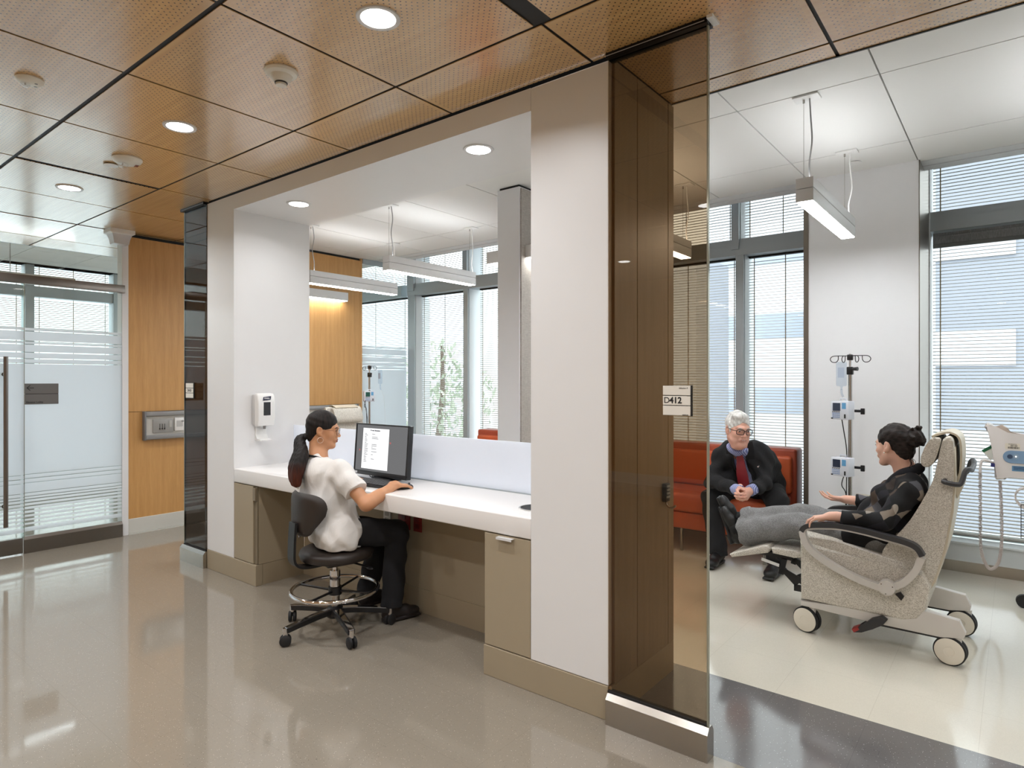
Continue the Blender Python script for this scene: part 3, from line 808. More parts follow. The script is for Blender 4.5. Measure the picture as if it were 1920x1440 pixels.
# nurse call dome lamp over the white post
t = thing('corridor_lamp', 'white flared corridor lamp fixed under the ceiling above the white post', 'corridor lamp', (-6.46, 2.33, CEIL))
cx, cy = -6.45, 2.31
def sq(r, z): return [(cx-r, cy-r*1.25, z), (cx+r, cy-r*1.25, z), (cx+r, cy+r*1.25, z), (cx-r, cy+r*1.25, z)]
b = MB(); b.rings([sq(.082, CEIL), sq(.082, CEIL-.035), sq(.066, CEIL-.045)]); b.build('cap', M['plastic_w'], t, angle=20)
b = MB(); b.rings([sq(.066, CEIL-.045), sq(.055, CEIL-.085), sq(.05, CEIL-.125), sq(.05, CEIL-.13)]); b.build('lens', simple('ribbed_grey_lens', (205, 205, 208), .3), t, angle=20)

# ================================================================== glass screens at both ends of the desk wall
def screen(name_lbl, x0, x1, tint, end):
    t = thing('glass_screen', name_lbl, 'glass screen', ((x0+x1)/2, FY, 0))
    b = MB(); b.box(x0, x1, FY-.006, FY+.006, .13, CEIL-.022); p = b.build('pane', tint, t, angle=0)
    ex = x1 if end > 0 else x0
    b = MB(); b.box(min(ex, ex+end*.006), max(ex, ex+end*.006), FY-.007, FY+.007, .125, CEIL-.02); b.build('pane_edge', M['edge'], t, angle=0)
    m = (x0-(.025 if end < 0 else 0), x1+(.012 if end > 0 else 0))
    b = MB(); b.prism([(FY-.032, 0), (FY+.032, 0), (FY+.032, .105), (FY+.014, .128), (FY-.014, .128), (FY-.032, .105)], 'x', m[0], m[1]); b.build('base_cover', M['steel'], t, angle=20)
    b = MB(); b.box(x0, x1, FY-.013, FY+.013, .128, .137); b.build('gasket', M['rubber'], t, angle=0)
    b = MB(); b.box(x0-(.02 if end < 0 else 0), x1+(.01 if end > 0 else 0), FY-.03, FY-.004, CEIL-.022, CEIL-.001); b.box(x0-(.02 if end < 0 else 0), x1+(.01 if end > 0 else 0), FY+.004, FY+.03, CEIL-.022, CEIL-.001)
    b.box(x0, x1, FY-.004, FY+.004, CEIL-.01, CEIL-.001); k = b.build('ceiling_track', M['track'], t, angle=0)
    b = MB(); b.box(x0, x1, FY-.0315, FY-.0302, CEIL-.015, CEIL-.012); b.build('track_lip', M['grid'], k, angle=0)
    if end > 0:
        b = MB(); b.box(x1+.01, x1+.034, FY-.036, FY+.036, CEIL-.012, CEIL); b.build('track_end_cap', M['plastic_w'], k, angle=0)
    return t
screen('bronze-tinted glass screen at the near end of the desk wall carrying the D412 sign', DX1+.003, -.925, M['tint'], 1)
screen('narrow smoked glass screen at the far left end of the desk wall', -5.262, DX0-.003, M['tint_l'], -1)

M['sign_w'] = simple('sign_ivory', (226, 222, 212), .4)
M['sign_g'] = simple('sign_bronze_grey', (112, 110, 108), .35, .3)
t = thing('room_sign', 'ivory room sign reading D412 on the bronze glass screen', 'sign', (-1.04, FY-.008, 1.31))
sy = FY-.008
for z0, z1 in ((1.313, 1.350), (1.353, 1.389), (1.392, 1.429)):
    b = MB(); b.box(-1.102, -.986, sy-.006, sy, z0, z1, .001); b.build('plate', M['sign_w'], t, angle=0)
b = MB(); b.box(-.986, -.980, sy-.008, sy, 1.311, 1.431); b.box(-1.098, -.986, sy-.003, sy, 1.312, 1.43); b.build('frame', M['black'], t, angle=0)
text_part('lettering', 'D', .034, facing((-1.085, sy-.0064, 1.371), (0, -1, 0)), M['ink'], t, 0)
text_part('lettering', '412', .034, facing((-1.048, sy-.0064, 1.371), (0, -1, 0)), M['ink'], t, .03)
text_part('lettering', 'Infusion 4', .009, facing((-1.016, sy-.0064, 1.420), (0, -1, 0)), M['ink'], t, 0)
text_part('lettering', '0108-00-345', .0048, facing((-1.008, sy-.0064, 1.3155), (0, -1, 0)), M['ink'], t, .02)
t = thing('room_sign', 'small white room sign reading D410 on the smoked glass screen', 'sign', (-5.15, FY-.008, 1.31))
for z0, z1 in ((1.312, 1.348), (1.352, 1.388), (1.392, 1.428)):
    b = MB(); b.box(-5.225, -5.093, sy-.006, sy, z0, z1, .001); b.build('plate', M['sign_w'], t, angle=0)
b = MB(); b.box(-5.093, -5.082, sy-.007, sy, 1.305, 1.433); b.box(-5.23, -5.09, sy-.003, sy, 1.305, 1.433); b.build('frame', M['black'], t, angle=0)
text_part('lettering', 'D410', .03, facing((-5.16, sy-.0064, 1.37), (0, -1, 0)), M['ink'], t, .02)

# wall hook on the end face
t = thing('wall_hook', 'black coat hook on the end of the desk wall behind the bronze glass', 'hook', (DX1+.014, 2.875, .86))
hx = DX1+.014
b = MB(); b.box(hx, hx+.022, 2.855, 2.900, .862, .95, .003); b.build('back_plate', M['plastic_k'], t, angle=30)
for k in range(4):
    b = MB(); b.box(hx+.022, hx+.026, 2.862, 2.893, .932-.017*k, .942-.017*k); b.build('rib', M['alu'], t, angle=0)
b = MB(); b.tube(bez([(hx+.012, 2.878, .868), (hx+.014, 2.879, .845), (hx+.03, 2.882, .832), (hx+.05, 2.886, .838), (hx+.056, 2.888, .846)], 6), .005, 10); b.build('prong', M['chrome'], t)

# ================================================================== sliding glass entrance at the left
r = struct(bpy.data.objects.new('door_1', None)); COL.objects.link(r); r.location = (WX, 1.0, 0); OFF[r.name] = Vector((WX, 1.0, 0))
b = MB(); b.box(WX-.006, WX+.006, 1.585, 2.352, .135, 2.262); b.build('fixed_pane', M['frost'], r, angle=0)
b = MB(); b.box(WX-.006, WX+.006, -3.2, 2.352, 2.335, CEIL-.004); b.build('fanlight_pane', M['glass'], r, angle=0)
b = MB(); b.box(WX+.030, WX+.042, .45, 1.60, .125, 2.262); b.build('sliding_pane', M['frost'], r, angle=0)
b = MB(); b.box(WX+.028, WX+.044, 1.600, 1.604, .125, 2.262); b.build('pane_edge', M['edge'], r, angle=0)
b = MB(); b.box(WX-.01, WX+.03, -3.2, 2.372, 2.262, 2.335, .003); b.build('header_rail', M['steel_d'], r, angle=30)
b = MB(); b.box(WX+.02, WX+.06, .4, 1.40, 2.235, 2.27, .003); b.build('door_carriage', M['steel_d'], r, angle=30)
b = MB(); b.prism([(WX-.03, 0), (WX+.03, 0), (WX+.03, .115), (WX+.012, .14), (WX-.012, .14), (WX-.03, .115)], 'y', 1.60, 2.352); b.build('base_cover', M['steel_d'], r, angle=20)
b = MB(); b.box(WX+.012, WX+.058, .45, 1.59, .012, .14, .004); b.build('sliding_base_rail', M['steel_d'], r, angle=30)
h = MB(); h.cyl((WX+.10, 1.465, .255), (WX+.10, 1.465, 1.645), .0165, seg=16); hb = h.build('door_handle', M['steel_d'], r)
h = MB()
for z in (.42, 1.5): h.cyl((WX+.03, 1.465, z), (WX+.10, 1.465, z), .009, seg=12); h.cyl((WX+.042, 1.465, z), (WX+.05, 1.465, z), .016, seg=14)
h.build('handle_standoff', M['steel_d'], hb)
b = MB(); b.box(WX-.006, WX+.006, -3.2, .46, .135, 2.262); b.build('fixed_pane', M['frost'], r, angle=0)
# etched glass partition at the window end of the maple wall
r2 = MB(); r2.box(WX-.006, WX+.006, 5.125, WINY, .12, WCEIL-.06)
struct(r2.build('window_6', M['frost'], angle=0))
b = MB(); b.box(WX-.02, WX+.02, 5.125, WINY, 0, .12); b.box(WX-.02, WX+.02, 5.125, WINY, WCEIL-.06, WCEIL); struct(b.build('trim_9', M['alu'], angle=0))

t = thing('direction_sign', 'grey direction sign with left arrow and Elevator Lobby on the fixed glass', 'sign', (WX+.01, 1.73, 1.245))
sx = WX+.007
for z0, z1 in ((1.338, 1.424), (1.248, 1.334)):
    b = MB(); b.box(sx, sx+.006, 1.612, 1.852, z0, z1, .001); b.build('plate', M['sign_g'], t, angle=0)
b = MB(); b.box(sx, sx+.003, 1.615, 1.85, 1.33, 1.342); b.build('divider', M['black'], t, angle=0)
b = MB(); X = sx+.0066
b.box(X, X+.0006, 1.630, 1.676, 1.3845, 1.3895)
for s_ in (1, -1):
    m = Matrix.Translation((X+.0003, 1.626, 1.387)) @ Matrix.Rotation(s_*math.radians(42), 4, 'X')
    b.box(-.0003, .0003, 0, .032, -.0025, .0025, M=m)
b.build('arrow', M['ink'], t, angle=0)
text_part('lettering', 'Elevator Lobby', .0195, facing((X, 1.622, 1.266), (1, 0, 0)), M['ink'], t, .02, 'LEFT')

# medical rail on the maple wall
t = thing('headwall_rail', 'grey framed medical gas rail on the maple wall with switches', 'medical rail', (WX, 3.6, 1.0))
y0, y1 = 2.54, 5.02
b = MB(); b.box(WX, WX+.03, y0, y1, .90, 1.135); b.build('panel', simple('rail_light_grey', (196, 194, 188), .45), t, angle=0)
for a, c in ((1.105, 1.152), (.882, .925)):
    b = MB(); b.box(WX, WX+.055, y0, y1, a, c, .012, 3); b.build('rail', simple('rail_grey', (150, 150, 150), .35, .3), t, angle=40)
b = MB(); b.box(WX, WX+.057, y0-.012, y0+.006, .878, 1.156, .004); b.build('end_cap', simple('rail_end_grey', (112, 112, 114), .4), t, angle=30)
b = MB(); b.box(WX, WX+.057, y1-.006, y1+.012, .878, 1.156, .004); b.build('end_cap', simple('rail_end_grey', (112, 112, 114), .4), t, angle=30)
b = MB(); b.box(WX+.03, WX+.042, 2.61, 2.80, .945, 1.075, .004); p_ = b.build('outlet_plate', simple('outlet_grey', (150, 149, 146), .4), t, angle=30)
b = MB()
for k in range(3):
    yy = 2.672+.022*k; b.box(WX+.042, WX+.046, yy-.0015, yy+.0015, .985, 1.03); b.cyl((WX+.042, yy, .982), (WX+.052, yy, .978), .008, .002, 8)
b.build('gas_outlet', M['plastic_k'], p_, angle=0)
b = MB(); b.box(WX+.042, WX+.045, 2.757, 2.784, .995, 1.06, .002); b.build('rocker_switch', simple('switch_grey', (176, 176, 172), .4), p_, angle=30)
b = MB(); b.box(WX+.03, WX+.05, 2.81, 2.895, .955, 1.085, .004); p_ = b.build('control_box', M['plastic_w'], t, angle=30)
b = MB(); b.box(WX+.05, WX+.052, 2.825, 2.885, .995, 1.055); b.build('control_face', simple('control_grey', (186, 186, 184), .4), p_, angle=0)
b = MB(); b.torus((WX+.053, 2.882, 1.048), .008, .002, (1, 0, 0), 20, 6); b.build('button', M['ink'], p_)
# ================================================================== desk joinery
t = thing('worktop', 'thick white solid-surface worktop of the recessed desk', 'worktop', (-3.13, FY, .705))
b = MB(); b.box(OX0, OX1, FY, FY+.055, .706, .805, .006, 3); b.box(OX0, OX1, FY+.05, BY, .765, .805); b.build('slab', M['solid'], t, angle=30)
b = MB(); b.lathe([(.076, .8045), (.076, .8075), (.083, .8075), (.086, .8052), (.086, .8045)], (-1.905, 2.585, 0), seg=40); g_ = b.build('waste_chute_ring', M['steel'], t)
b = MB(); b.lathe([(0, .8052), (.077, .8052), (.077, .8048), (0, .8048)], (-1.905, 2.585, 0), seg=36); b.build('chute_opening', M['black'], g_)
def cab(name, lbl, x0, x1):
    t = thing(name, lbl, 'cabinet', ((x0+x1)/2, FY, .15))
    b = MB(); b.box(x0, x1, FY+.022, 2.75, .150, .702); b.build('body', M['beige'], t, angle=0)
    return t
t = cab('cabinet', 'taupe cabinet under the left end of the white worktop, left of the stool', OX0, -4.183)
b = MB(); b.box(OX0, -4.226, FY+.002, FY+.021, .152, .700, .0015); b.build('door', M['beige'], t, angle=0)
b = MB(); b.box(-4.220, -4.186, FY+.012, FY+.0215, .152, .700); b.build('side_filler', simple('shadow_taupe', (120, 108, 88), .5), t, angle=0)
b = MB(); b.box(-4.224, -4.190, FY-.004, FY+.012, .60, .690, .002); b.build('finger_pull', simple('taupe_pull', (128, 116, 96), .4), t, angle=0)
t = cab('cabinet', 'taupe waste cabinet under the right end of the white worktop', -2.058, OX1)
b = MB(); b.box(-2.056, OX1-.003, FY+.002, FY+.021, .152, .700, .0015); d_ = b.build('drawer_front', M['beige'], t, angle=0)
b = MB(); b.box(-1.965, -1.870, FY-.022, FY+.004, .692, .695); b.box(-1.965, -1.870, FY-.022, FY-.020, .684, .6925); b.build('edge_pull', M['trim_ring'], d_, angle=0)

t = thing('privacy_screen', 'milky white acrylic screen standing along the back of the worktop', 'screen', (-3.13, 2.86, .805))
b = MB(); b.box(OX0+.003, OX1-.003, 2.854, 2.866, .806, 1.098, .002); b.build('panel', M['acrylic'], t, angle=0)
b = MB(); b.box(OX0, OX1, 2.850, 2.870, .805, .812); b.build('channel', M['alu'], t, angle=0)

# wall plates in the knee space
def plate(x, lbl, m, cat, w=.07, z=.555, grp=None):
    t = thing('wall_plate', lbl, cat, (x, 2.75, z-.06), grp)
    b = MB(); b.box(x-w/2, x+w/2, 2.744, 2.752, z-.057, z+.057, .002); p_ = b.build('cover', m, t, angle=0)
    b = MB()
    for s_ in (-.021, .021): b.box(x-.017, x+.017, 2.741, 2.745, z+s_-.015, z+s_+.015, .002)
    b.build('receptacle', simple('plate_insert', tuple(int(c*.9) for c in (200, 200, 198)) if m is M['plastic_w'] else (104, 28, 26), .4), t, angle=0)
plate(-3.235, 'white power outlet on the knee space wall under the worktop', M['plastic_w'], 'outlet')
M['red_plate'] = simple('dark_red_plate', (128, 34, 30), .4)
plate(-3.07, 'left dark red outlet plate on the knee space wall', M['red_plate'], 'outlet', .11)
plate(-2.945, 'right dark red outlet plate on the knee space wall', M['red_plate'], 'outlet', .07)

# ------------------------------------------------------------------ monitor, keyboard, mouse
t = thing('monitor', 'black computer monitor showing a white form page on the worktop', 'monitor', (-3.235, 2.76, .805))
T = Matrix.Translation((-3.236, 2.70, 1.0)) @ Matrix.Rotation(math.radians(-4.5), 4, 'X')
W2, H2 = .263, .163
b = MB(); b.box(-W2, W2, -.002, .030, -H2-.012, H2, .004, M=T); b.box(-W2+.03, W2-.03, .03, .055, -H2+.04, H2-.05, .012, M=T); b.build('housing', M['plastic_k'], t, angle=30)
b = MB()
for x0, x1, z0, z1 in ((-W2, W2, H2-.009, H2), (-W2, W2, -H2-.012, -H2+.016), (-W2, -W2+.010, -H2, H2), (W2-.012, W2, -H2, H2)): b.box(x0, x1, -.010, -.001, z0, z1, .0015, M=T)
b.build('bezel', M['plastic_k'], t, angle=30)
scr = emission('screen_grey', (.135, .135, .138), 1.0); page = emission('screen_page', (.95, .95, .96), 1.0); pale = emission('screen_field', (.80, .80, .81), 1.0); ink = emission('screen_ink', (.06, .06, .07), 1.0); redg = emission('screen_red', (.35, .12, .12), 1.0)
b = MB(); b.box(-W2+.010, W2-.012, -.004, -.002, -H2+.016, H2-.009, M=T); s_ = b.build('screen', scr, t, angle=0)
sw, sh, sx0, sz0 = 2*W2-.022, 2*H2-.025, -W2+.010, -H2+.016
def sb(b, u0, u1, v0, v1, d): b.box(sx0+sw*u0, sx0+sw*u1, -.004-d, -.0038-d, sz0+sh*v0, sz0+sh*v1, M=T)
b = MB(); sb(b, .125, .645, .045, .93, .0003); b.build('form_page', page, s_, angle=0)
b = MB()
for v in range(14): sb(b, .31, .57, .78-.045*v, .80-.045*v, .0006)
b.build('form_field', pale, s_, angle=0)
b = MB(); rnd = random.Random(3)
for v in range(20):
    vv = .80-.032*v
    sb(b, .165, .165+.03+.05*rnd.random(), vv, vv+.011, .0009)
    if rnd.random() < .55: sb(b, .31, .31+.02+.11*rnd.random(), vv, vv+.010, .0009)
sb(b, .31, .57, .075, .077, .0009); sb(b, .31, .57, .165, .167, .0009); sb(b, .31, .312, .075, .165, .0009); sb(b, .568, .57, .075, .165, .0009)
b.build('form_text', ink, s_, angle=0)
b = MB(); sb(b, .665, .69, .62, .66, .0006); sb(b, .06, .085, .42, .46, .0006); b.build('page_arrow', redg, s_, angle=0)
text_part('form_title', 'Process Submission', .0125, T @ facing((sx0+sw*.37, -.0053, sz0+sh*.885), (0, -1, 0)), ink, s_, .04)
b = MB(); b.box(-W2+.008, -W2+.042, -.0108, -.0098, -H2-.006, -H2+.008, M=T); b.build('badge', simple('silver_badge', (190, 190, 190), .4), t, angle=0)
b = MB(); b.box(-3.265, -3.195, 2.735, 2.765, .815, .98, .006); b.build('stand', M['plastic_k'], t, angle=30)
b = MB(); b.lathe([(0, .8055), (.105, .8055), (.108, .81), (.1, .818), (.03, .824), (0, .824)], (-3.215, 2.735, 0), seg=36); b.build('stand_base', M['plastic_k'], t)
b = MB(); b.tube(bez([(-3.36, 2.73, .86), (-3.38, 2.72, .82), (-3.33, 2.70, .812), (-3.30, 2.72, .83), (-3.27, 2.74, .86)], 6), .003, 6); b.tube(bez([(-3.33, 2.74, .87), (-3.34, 2.71, .815), (-3.27, 2.68, .812), (-3.20, 2.66, .812)], 6), .003, 6); b.build('cable', M['rubber'], t)

t = thing('keyboard', 'black keyboard in front of the monitor', 'keyboard', (-3.16, 2.58, .805))
T = Matrix.Translation((-3.15, 2.535, .8055))
b = MB(); b.box(-.225, .225, -.078, .078, .001, .016, .005, M=T); b.build('tray', M['plastic_k'], t, angle=30)
b = MB()
for r_ in range(6):
    n = 21 if r_ else 15
    for c_ in range(n):
        x = -.215+.43*(c_+.5)/n; y = -.062+.0235*r_; w = .43/n/2-.0016
        b.box(x-w, x+w, y-.0095, y+.0095, .016, .022, .0015, 1, M=T)
b.build('keys', simple('key_black', (34, 34, 37), .5), t, angle=30)
t = thing('computer_mouse', 'black computer mouse under the right hand of the woman in white', 'mouse', (-2.85, 2.555, .805))
b = MB(); b.ell((-2.85, 2.565, .810), (.030, .053, .024), u=24, v=14)
for v in b.bm.verts: v.co.z = max(v.co.z, .8055)
b.build('shell', M['plastic_k'], t); b = MB(); b.cyl((-2.853, 2.59, .831), (-2.847, 2.59, .831), .006); b.build('scroll_wheel', M['rubber'], t)

# ------------------------------------------------------------------ sanitizer dispenser on the jamb
t = thing('soap_dispenser', 'white wall-mounted hand sanitizer dispenser with drip tray on the desk jamb', 'dispenser', (OX0, 2.57, 1.0))
X0 = OX0
b = MB(); b.box(X0, X0+.042, 2.503, 2.633, 1.115, 1.345, .010, 3); b.build('back_housing', simple('dispenser_grey', (206, 206, 206), .35), t, angle=40)
prof = [(X0+.040, 1.105), (X0+.088, 1.112), (X0+.098, 1.16), (X0+.099, 1.28), (X0+.088, 1.335), (X0+.072, 1.352), (X0+.040, 1.355)]
b = MB(); b.prism([(p[0], p[1]) for p in prof], 'y', 2.500, 2.640, .012, 3); b.build('front_cover', M['plastic_w'], t, angle=40)
b = MB(); b.box(X0+.0955, X0+.1005, 2.543, 2.60, 1.188, 1.288, .003); b.build('window', simple('smoked_window', (52, 52, 54), .12), t, angle=0)
b = MB(); b.box(X0+.0955, X0+.1002, 2.553, 2.59, 1.193, 1.24, .002); b.build('refill_gel', simple('gel_dark', (88, 88, 92), .15), t, angle=0)
b = MB(); b.prism([(2.538, 1.300), (2.600, 1.306), (2.604, 1.332), (2.546, 1.326)], 'x', X0+.088, X0+.0985); L_ = b.build('logo_panel', simple('navy_logo', (38, 40, 70), .4), t, angle=0)
text_part('lettering', 'PURELL', .0135, facing((X0+.0988, 2.571, 1.316), (1, 0, 0)), M['plastic_w'], t, .03)
b = MB(); b.box(X0, X0+.014, 2.530, 2.618, 1.0, 1.12, .004); b.prism([(X0, 1.0), (X0+.085, .996), (X0+.088, 1.006), (X0+.03, 1.010), (X0+.016, 1.04), (X0, 1.06)], 'y', 2.528, 2.620, .003); b.build('drip_tray', M['plastic_w'], t, angle=40)
b = MB(); b.cyl((X0+.06, 2.573, 1.085), (X0+.06, 2.573, 1.112), .010, .013); b.build('nozzle', simple('nozzle_grey', (150, 150, 150), .4), t)

# ================================================================== drafting stool
SXY = (-3.11, 2.25)
t = thing('drafting_stool', 'dark brown drafting stool with chrome foot ring in front of the desk', 'stool', (SXY[0], SXY[1], 0))
sx, sy = SXY
M['vinyl'] = simple('dark_brown_vinyl', (44, 37, 33), .42, var=.06, bump=.08, bs=300)
base = MB(); base.lathe([(0, .075), (.045, .075), (.055, .09), (.045, .13), (.030, .14), (0, .14)], (sx, sy, 0)); hub_ = base.build('hub', M['plastic_k'], t)
for k in range(5):
    a = math.radians(-92+72*k); dx, dy = math.cos(a), math.sin(a)
    P = [(sx+dx*r, sy+dy*r, z) for r, z in ((.03, .112), (.12, .108), (.22, .097), (.31, .085))]
    b = MB(); b.ribbon(P, (-dy, dx, 0), [.056, .050, .042, .038], .026); l = b.build('base_leg', M['plastic_k'], t, angle=30)
    P2 = [(p[0], p[1], p[2]+.0145) for p in P]
    b = MB(); b.ribbon(P2, (-dy, dx, 0), [.036, .032, .028, .027], .004); b.cyl((sx+dx*.315, sy+dy*.315, .058), (sx+dx*.315, sy+dy*.315, .098), .0135, seg=14); b.build('chrome_strip', M['chrome'], l, angle=30)
    cx, cy = sx+dx*.315, sy+dy*.315; ca = a+1.0+.7*k; ux, uy = math.cos(ca), math.sin(ca)
    c = None
    b = MB(); b.box(-.014, .014, -.006, .006, .03, .06, .003, M=Matrix.Translation((cx, cy, 0)) @ Matrix.Rotation(ca, 4, 'Z')); b.cyl((cx, cy, .04), (cx, cy, .07), .006)
    c = b.build('caster', M['plastic_k'], t)
    for s_ in (-1, 1):
        b = MB(); q = Vector((cx+ux*s_*.013, cy+uy*s_*.013, .031)); e = Vector((ux, uy, 0))*.009*s_
        b.lathe([(0, -.010), (.024, -.010), (.031, -.006), (.031, .006), (.024, .010), (0, .010)], q, (ux, uy, 0), 24); b.build('wheel', M['rubber'], c)
b = MB(); b.cyl((sx, sy, .13), (sx, sy, .20), .026); b.cyl((sx, sy, .04), (sx, sy, .08), .018); b.build('lower_column', M['steel_v'], t)
b = MB(); b.cyl((sx, sy, .252), (sx, sy, .345), .030); b.cyl((sx, sy, .200), (sx, sy, .206), .032); b.build('column_sleeve', M['chrome'], t)
b = MB(); b.cyl((sx, sy, .33), (sx, sy, .392), .014); b.build('gas_lift', M['chrome'], t)
b = MB(); b.torus((sx, sy, .236), .245, .0125, seg=72, ms=12); ring = b.build('foot_ring', M['chrome'], t)
b = MB()
for k in range(4):
    a = math.radians(20+90*k); b.cyl((sx+.028*math.cos(a), sy+.028*math.sin(a), .226), (sx+.243*math.cos(a), sy+.243*math.sin(a), .236), .007, seg=10)
b.lathe([(0, .205), (.038, .205), (.038, .25), (0, .25)], (sx, sy, 0), seg=24); b.build('ring_spoke', M['plastic_k'], ring)
# seat: round, facing the desk
fa = math.radians(75); fx, fy = math.cos(fa), math.sin(fa)
b = MB(); b.lathe([(0, .410), (.17, .412), (.203, .424), (.212, .449), (.205, .470), (.18, .482), (.09, .485), (0, .483)], (sx+fx*.01, sy+fy*.01, 0), seg=48); b.build('seat', M['vinyl'], t, angle=60)
b = MB(); b.box(-.10, .10, -.08, .08, .388, .411, .006, M=Matrix.Translation((sx, sy, 0)) @ Matrix.Rotation(fa-PI/2, 4, 'Z')); b.build('seat_plate', M['plastic_k'], t, angle=30)
b = MB(); b.tube(bez([(sx+.02, sy+.05, .392), (sx+.13, sy+.08, .380), (sx+.19, sy+.09, .372)], 6), .006, 8); b.ell((sx+.2, sy+.092, .371), (.028, .012, .008)); b.build('height_lever', M['plastic_k'], t)
# backrest: curved rounded pad, narrower below
ba = math.radians(262)      # direction from seat centre to the backrest
def backpt(w, z, r): return (sx+math.cos(ba+w/.24)*r, sy+math.sin(ba+w/.24)*r, z)
b = MB(); NT_, NR = 48, 9; rows = []
for side in (0, 1):
    for k in range(NR+1):
        q = k/NR if side == 0 else 1-k/NR
        if side and k == 0: continue
        if q == 0: q = .001
        ring = []
        for i in range(NT_):
            a = 2*PI*i/NT_; c_, s_ = math.cos(a), math.sin(a); n = 3.6
            X = math.copysign(abs(c_)**(2/n), c_); Z = math.copysign(abs(s_)**(2/n), s_)
            f = (Z*q+1)/2; hw = .140+.078*min(1, max(0, (f-.18)/.38))**1.0
            th = .027*math.sqrt(max(0, 1-q**5))
            ring.append(backpt(X*q*hw, .703+Z*q*.122, .222+(-th if side == 0 else th*.8)))
        rows.append(ring)
b.rings(rows); b.build('backrest', M['vinyl'], t, angle=70)
b = MB(); dx, dy = math.cos(ba), math.sin(ba)
b.ribbon(bez([(sx+dx*.05, sy+dy*.05, .400), (sx+dx*.19, sy+dy*.19, .402), (sx+dx*.255, sy+dy*.255, .435), (sx+dx*.262, sy+dy*.262, .52), (sx+dx*.254, sy+dy*.254, .66)], 6), (-dy, dx, 0), .075, .014); b.build('back_bracket', M['plastic_k'], t, angle=30)
b = MB(); b.cyl(backpt(.05, .590, .244), backpt(.05, .590, .254), .006); b.build('bolt', M['chrome'], t)

# ================================================================== orange sofas
def orange():
    t = NT('orange_vinyl'); f = t.noise(t.obj(), 5, 3); g = t.noise(t.obj(), 280, 2)
    c = t.mixc(f, lin((190, 84, 46)), lin((206, 98, 58)))
    return t.done(t.bsdf(c, .42, bump=g, bstr=.06, bdist=.002))
M['orange'] = orange(); M['orange_d'] = simple('dark_orange_welt', (168, 74, 48), .45)
def sofa(x0, x1, lbl, n=3):
    t = thing('sofa', lbl, 'sofa', ((x0+x1)/2, 5.4, 0), 'orange sofas under the windows')
    b = MB(); b.box(x0, x1, 5.60, 5.80, .24, .875, .022, 3); b.build('back_frame', M['orange_d'], t, angle=40)
    b = MB(); b.box(x0+.05, x1, 5.08, 5.62, .20, .34, .015, 3); b.build('seat_base', M['orange'], t, angle=40)
    w = (x1-x0-.05)/n
    for k in range(n):
        b = MB(); b.box(x0+.03+w*k, x0+.02+w*(k+1), 5.05, 5.58, .345, .500, .03, 4); b.build('seat_cushion', M['orange'], t, angle=50)
        b = MB(); b.box(x0+.03+w*k, x0+.02+w*(k+1), 5.55, 5.625, .50, .815, .025, 4); b.build('back_cushion', M['orange'], t, angle=50)
    for x in (x0+.08, (x0+x1)/2, x1-.12):
        for y in (5.14, 5.72): b = MB(); b.cyl((x, y, 0), (x, y, .21), .014, seg=14); b.build('leg', M['steel_v'], t)
    return t
sofa(-3.04, -1.43, 'orange vinyl sofa under the window with the man in the suit seated on it', 1)
sofa(-4.98, -3.42, 'orange vinyl sofa glimpsed beside the partition through the desk opening', 1)

# ================================================================== treatment recliner (built at its place, facing -x)
def weave():
    t = NT('beige_tweed'); p = t.obj()
    a = t.noise(t.mapping(p, (1, 1, 1)), 230, 2); v = t.new('TexVoronoi'); t.link(t.mapping(p, (1, 1, 1.6)), v.inputs['Vector']); v.inputs['Scale'].default_value = 330
    s = t.new('SeparateColor'); t.link(v.outputs['Color'], s.inputs[0])
    f = t.math('ADD', t.math('MULTIPLY', a, .5), t.math('MULTIPLY', s.outputs[0], .5))
    c = t.ramp(f, [(.28, lin((162, 155, 143))), (.48, lin((202, 196, 184))), (.66, lin((222, 217, 207)))])
    return t.done(t.bsdf(c, .85, bump=f, bstr=.35, bdist=.003))
M['tweed'] = weave(); M['pale_vinyl'] = simple('pale_taupe_vinyl', (200, 190, 170), .5, var=.03)
M['frame_g'] = simple('recliner_grey_paint', (206, 202, 196), .38); M['pad_k'] = simple('charcoal_pad', (58, 58, 60), .5)
RC = (-.62, 4.17, 0)
rec = thing('recliner', 'beige tweed treatment recliner on casters with the dark-haired woman in it', 'recliner', RC, 'treatment recliners')
Y0, Y1 = 3.895, 4.445
def side(pts, a, b_, name, m, par=rec, bev=.012):
    q = MB(); q.prism(pts, 'y', a, b_, bev, 3); return q.build(name, m, par, angle=40)
side([(-.975, .52), (-.972, .19), (-.47, .185), (-.405, .205), (-.360, .27), (-.345, .38), (-.38, .455), (-.47, .44)], Y0, Y1, 'seat_body', M['tweed'], bev=.016)
side([(-.985, .50), (-.985, .545), (-.97, .565), (-.80, .545), (-.60, .505), (-.47, .485), (-.45, .44), (-.60, .43)], Y0+.03, Y1-.03, 'seat_cushion', M['tweed'], bev=.018)
def loop(pts): return [(p.x, p.y) for p in bez([(x, y, 0) for x, y in pts], 4)]
bk = side(loop([(-.574, .487), (-.556, .548), (-.504, .614), (-.431, .724), (-.348, .902), (-.325, .988), (-.304, 1.105), (-.292, 1.148), (-.27, 1.160), (-.253, 1.140), (-.248, 1.08), (-.250, .94), (-.262, .774), (-.292, .578), (-.338, .403), (-.372, .35), (-.43, .37), (-.554, .44)]), 3.935, 4.405, 'backrest', M['tweed'], bev=.014)
side([(-.262, 1.12), (-.244, 1.10), (-.240, .94), (-.250, .774), (-.280, .578), (-.325, .403), (-.36, .335), (-.378, .352), (-.335, .41), (-.292, .585), (-.264, .78), (-.253, .94), (-.253, 1.09)], 3.95, 4.39, 'back_shell', M['pale_vinyl'], bk, .004)
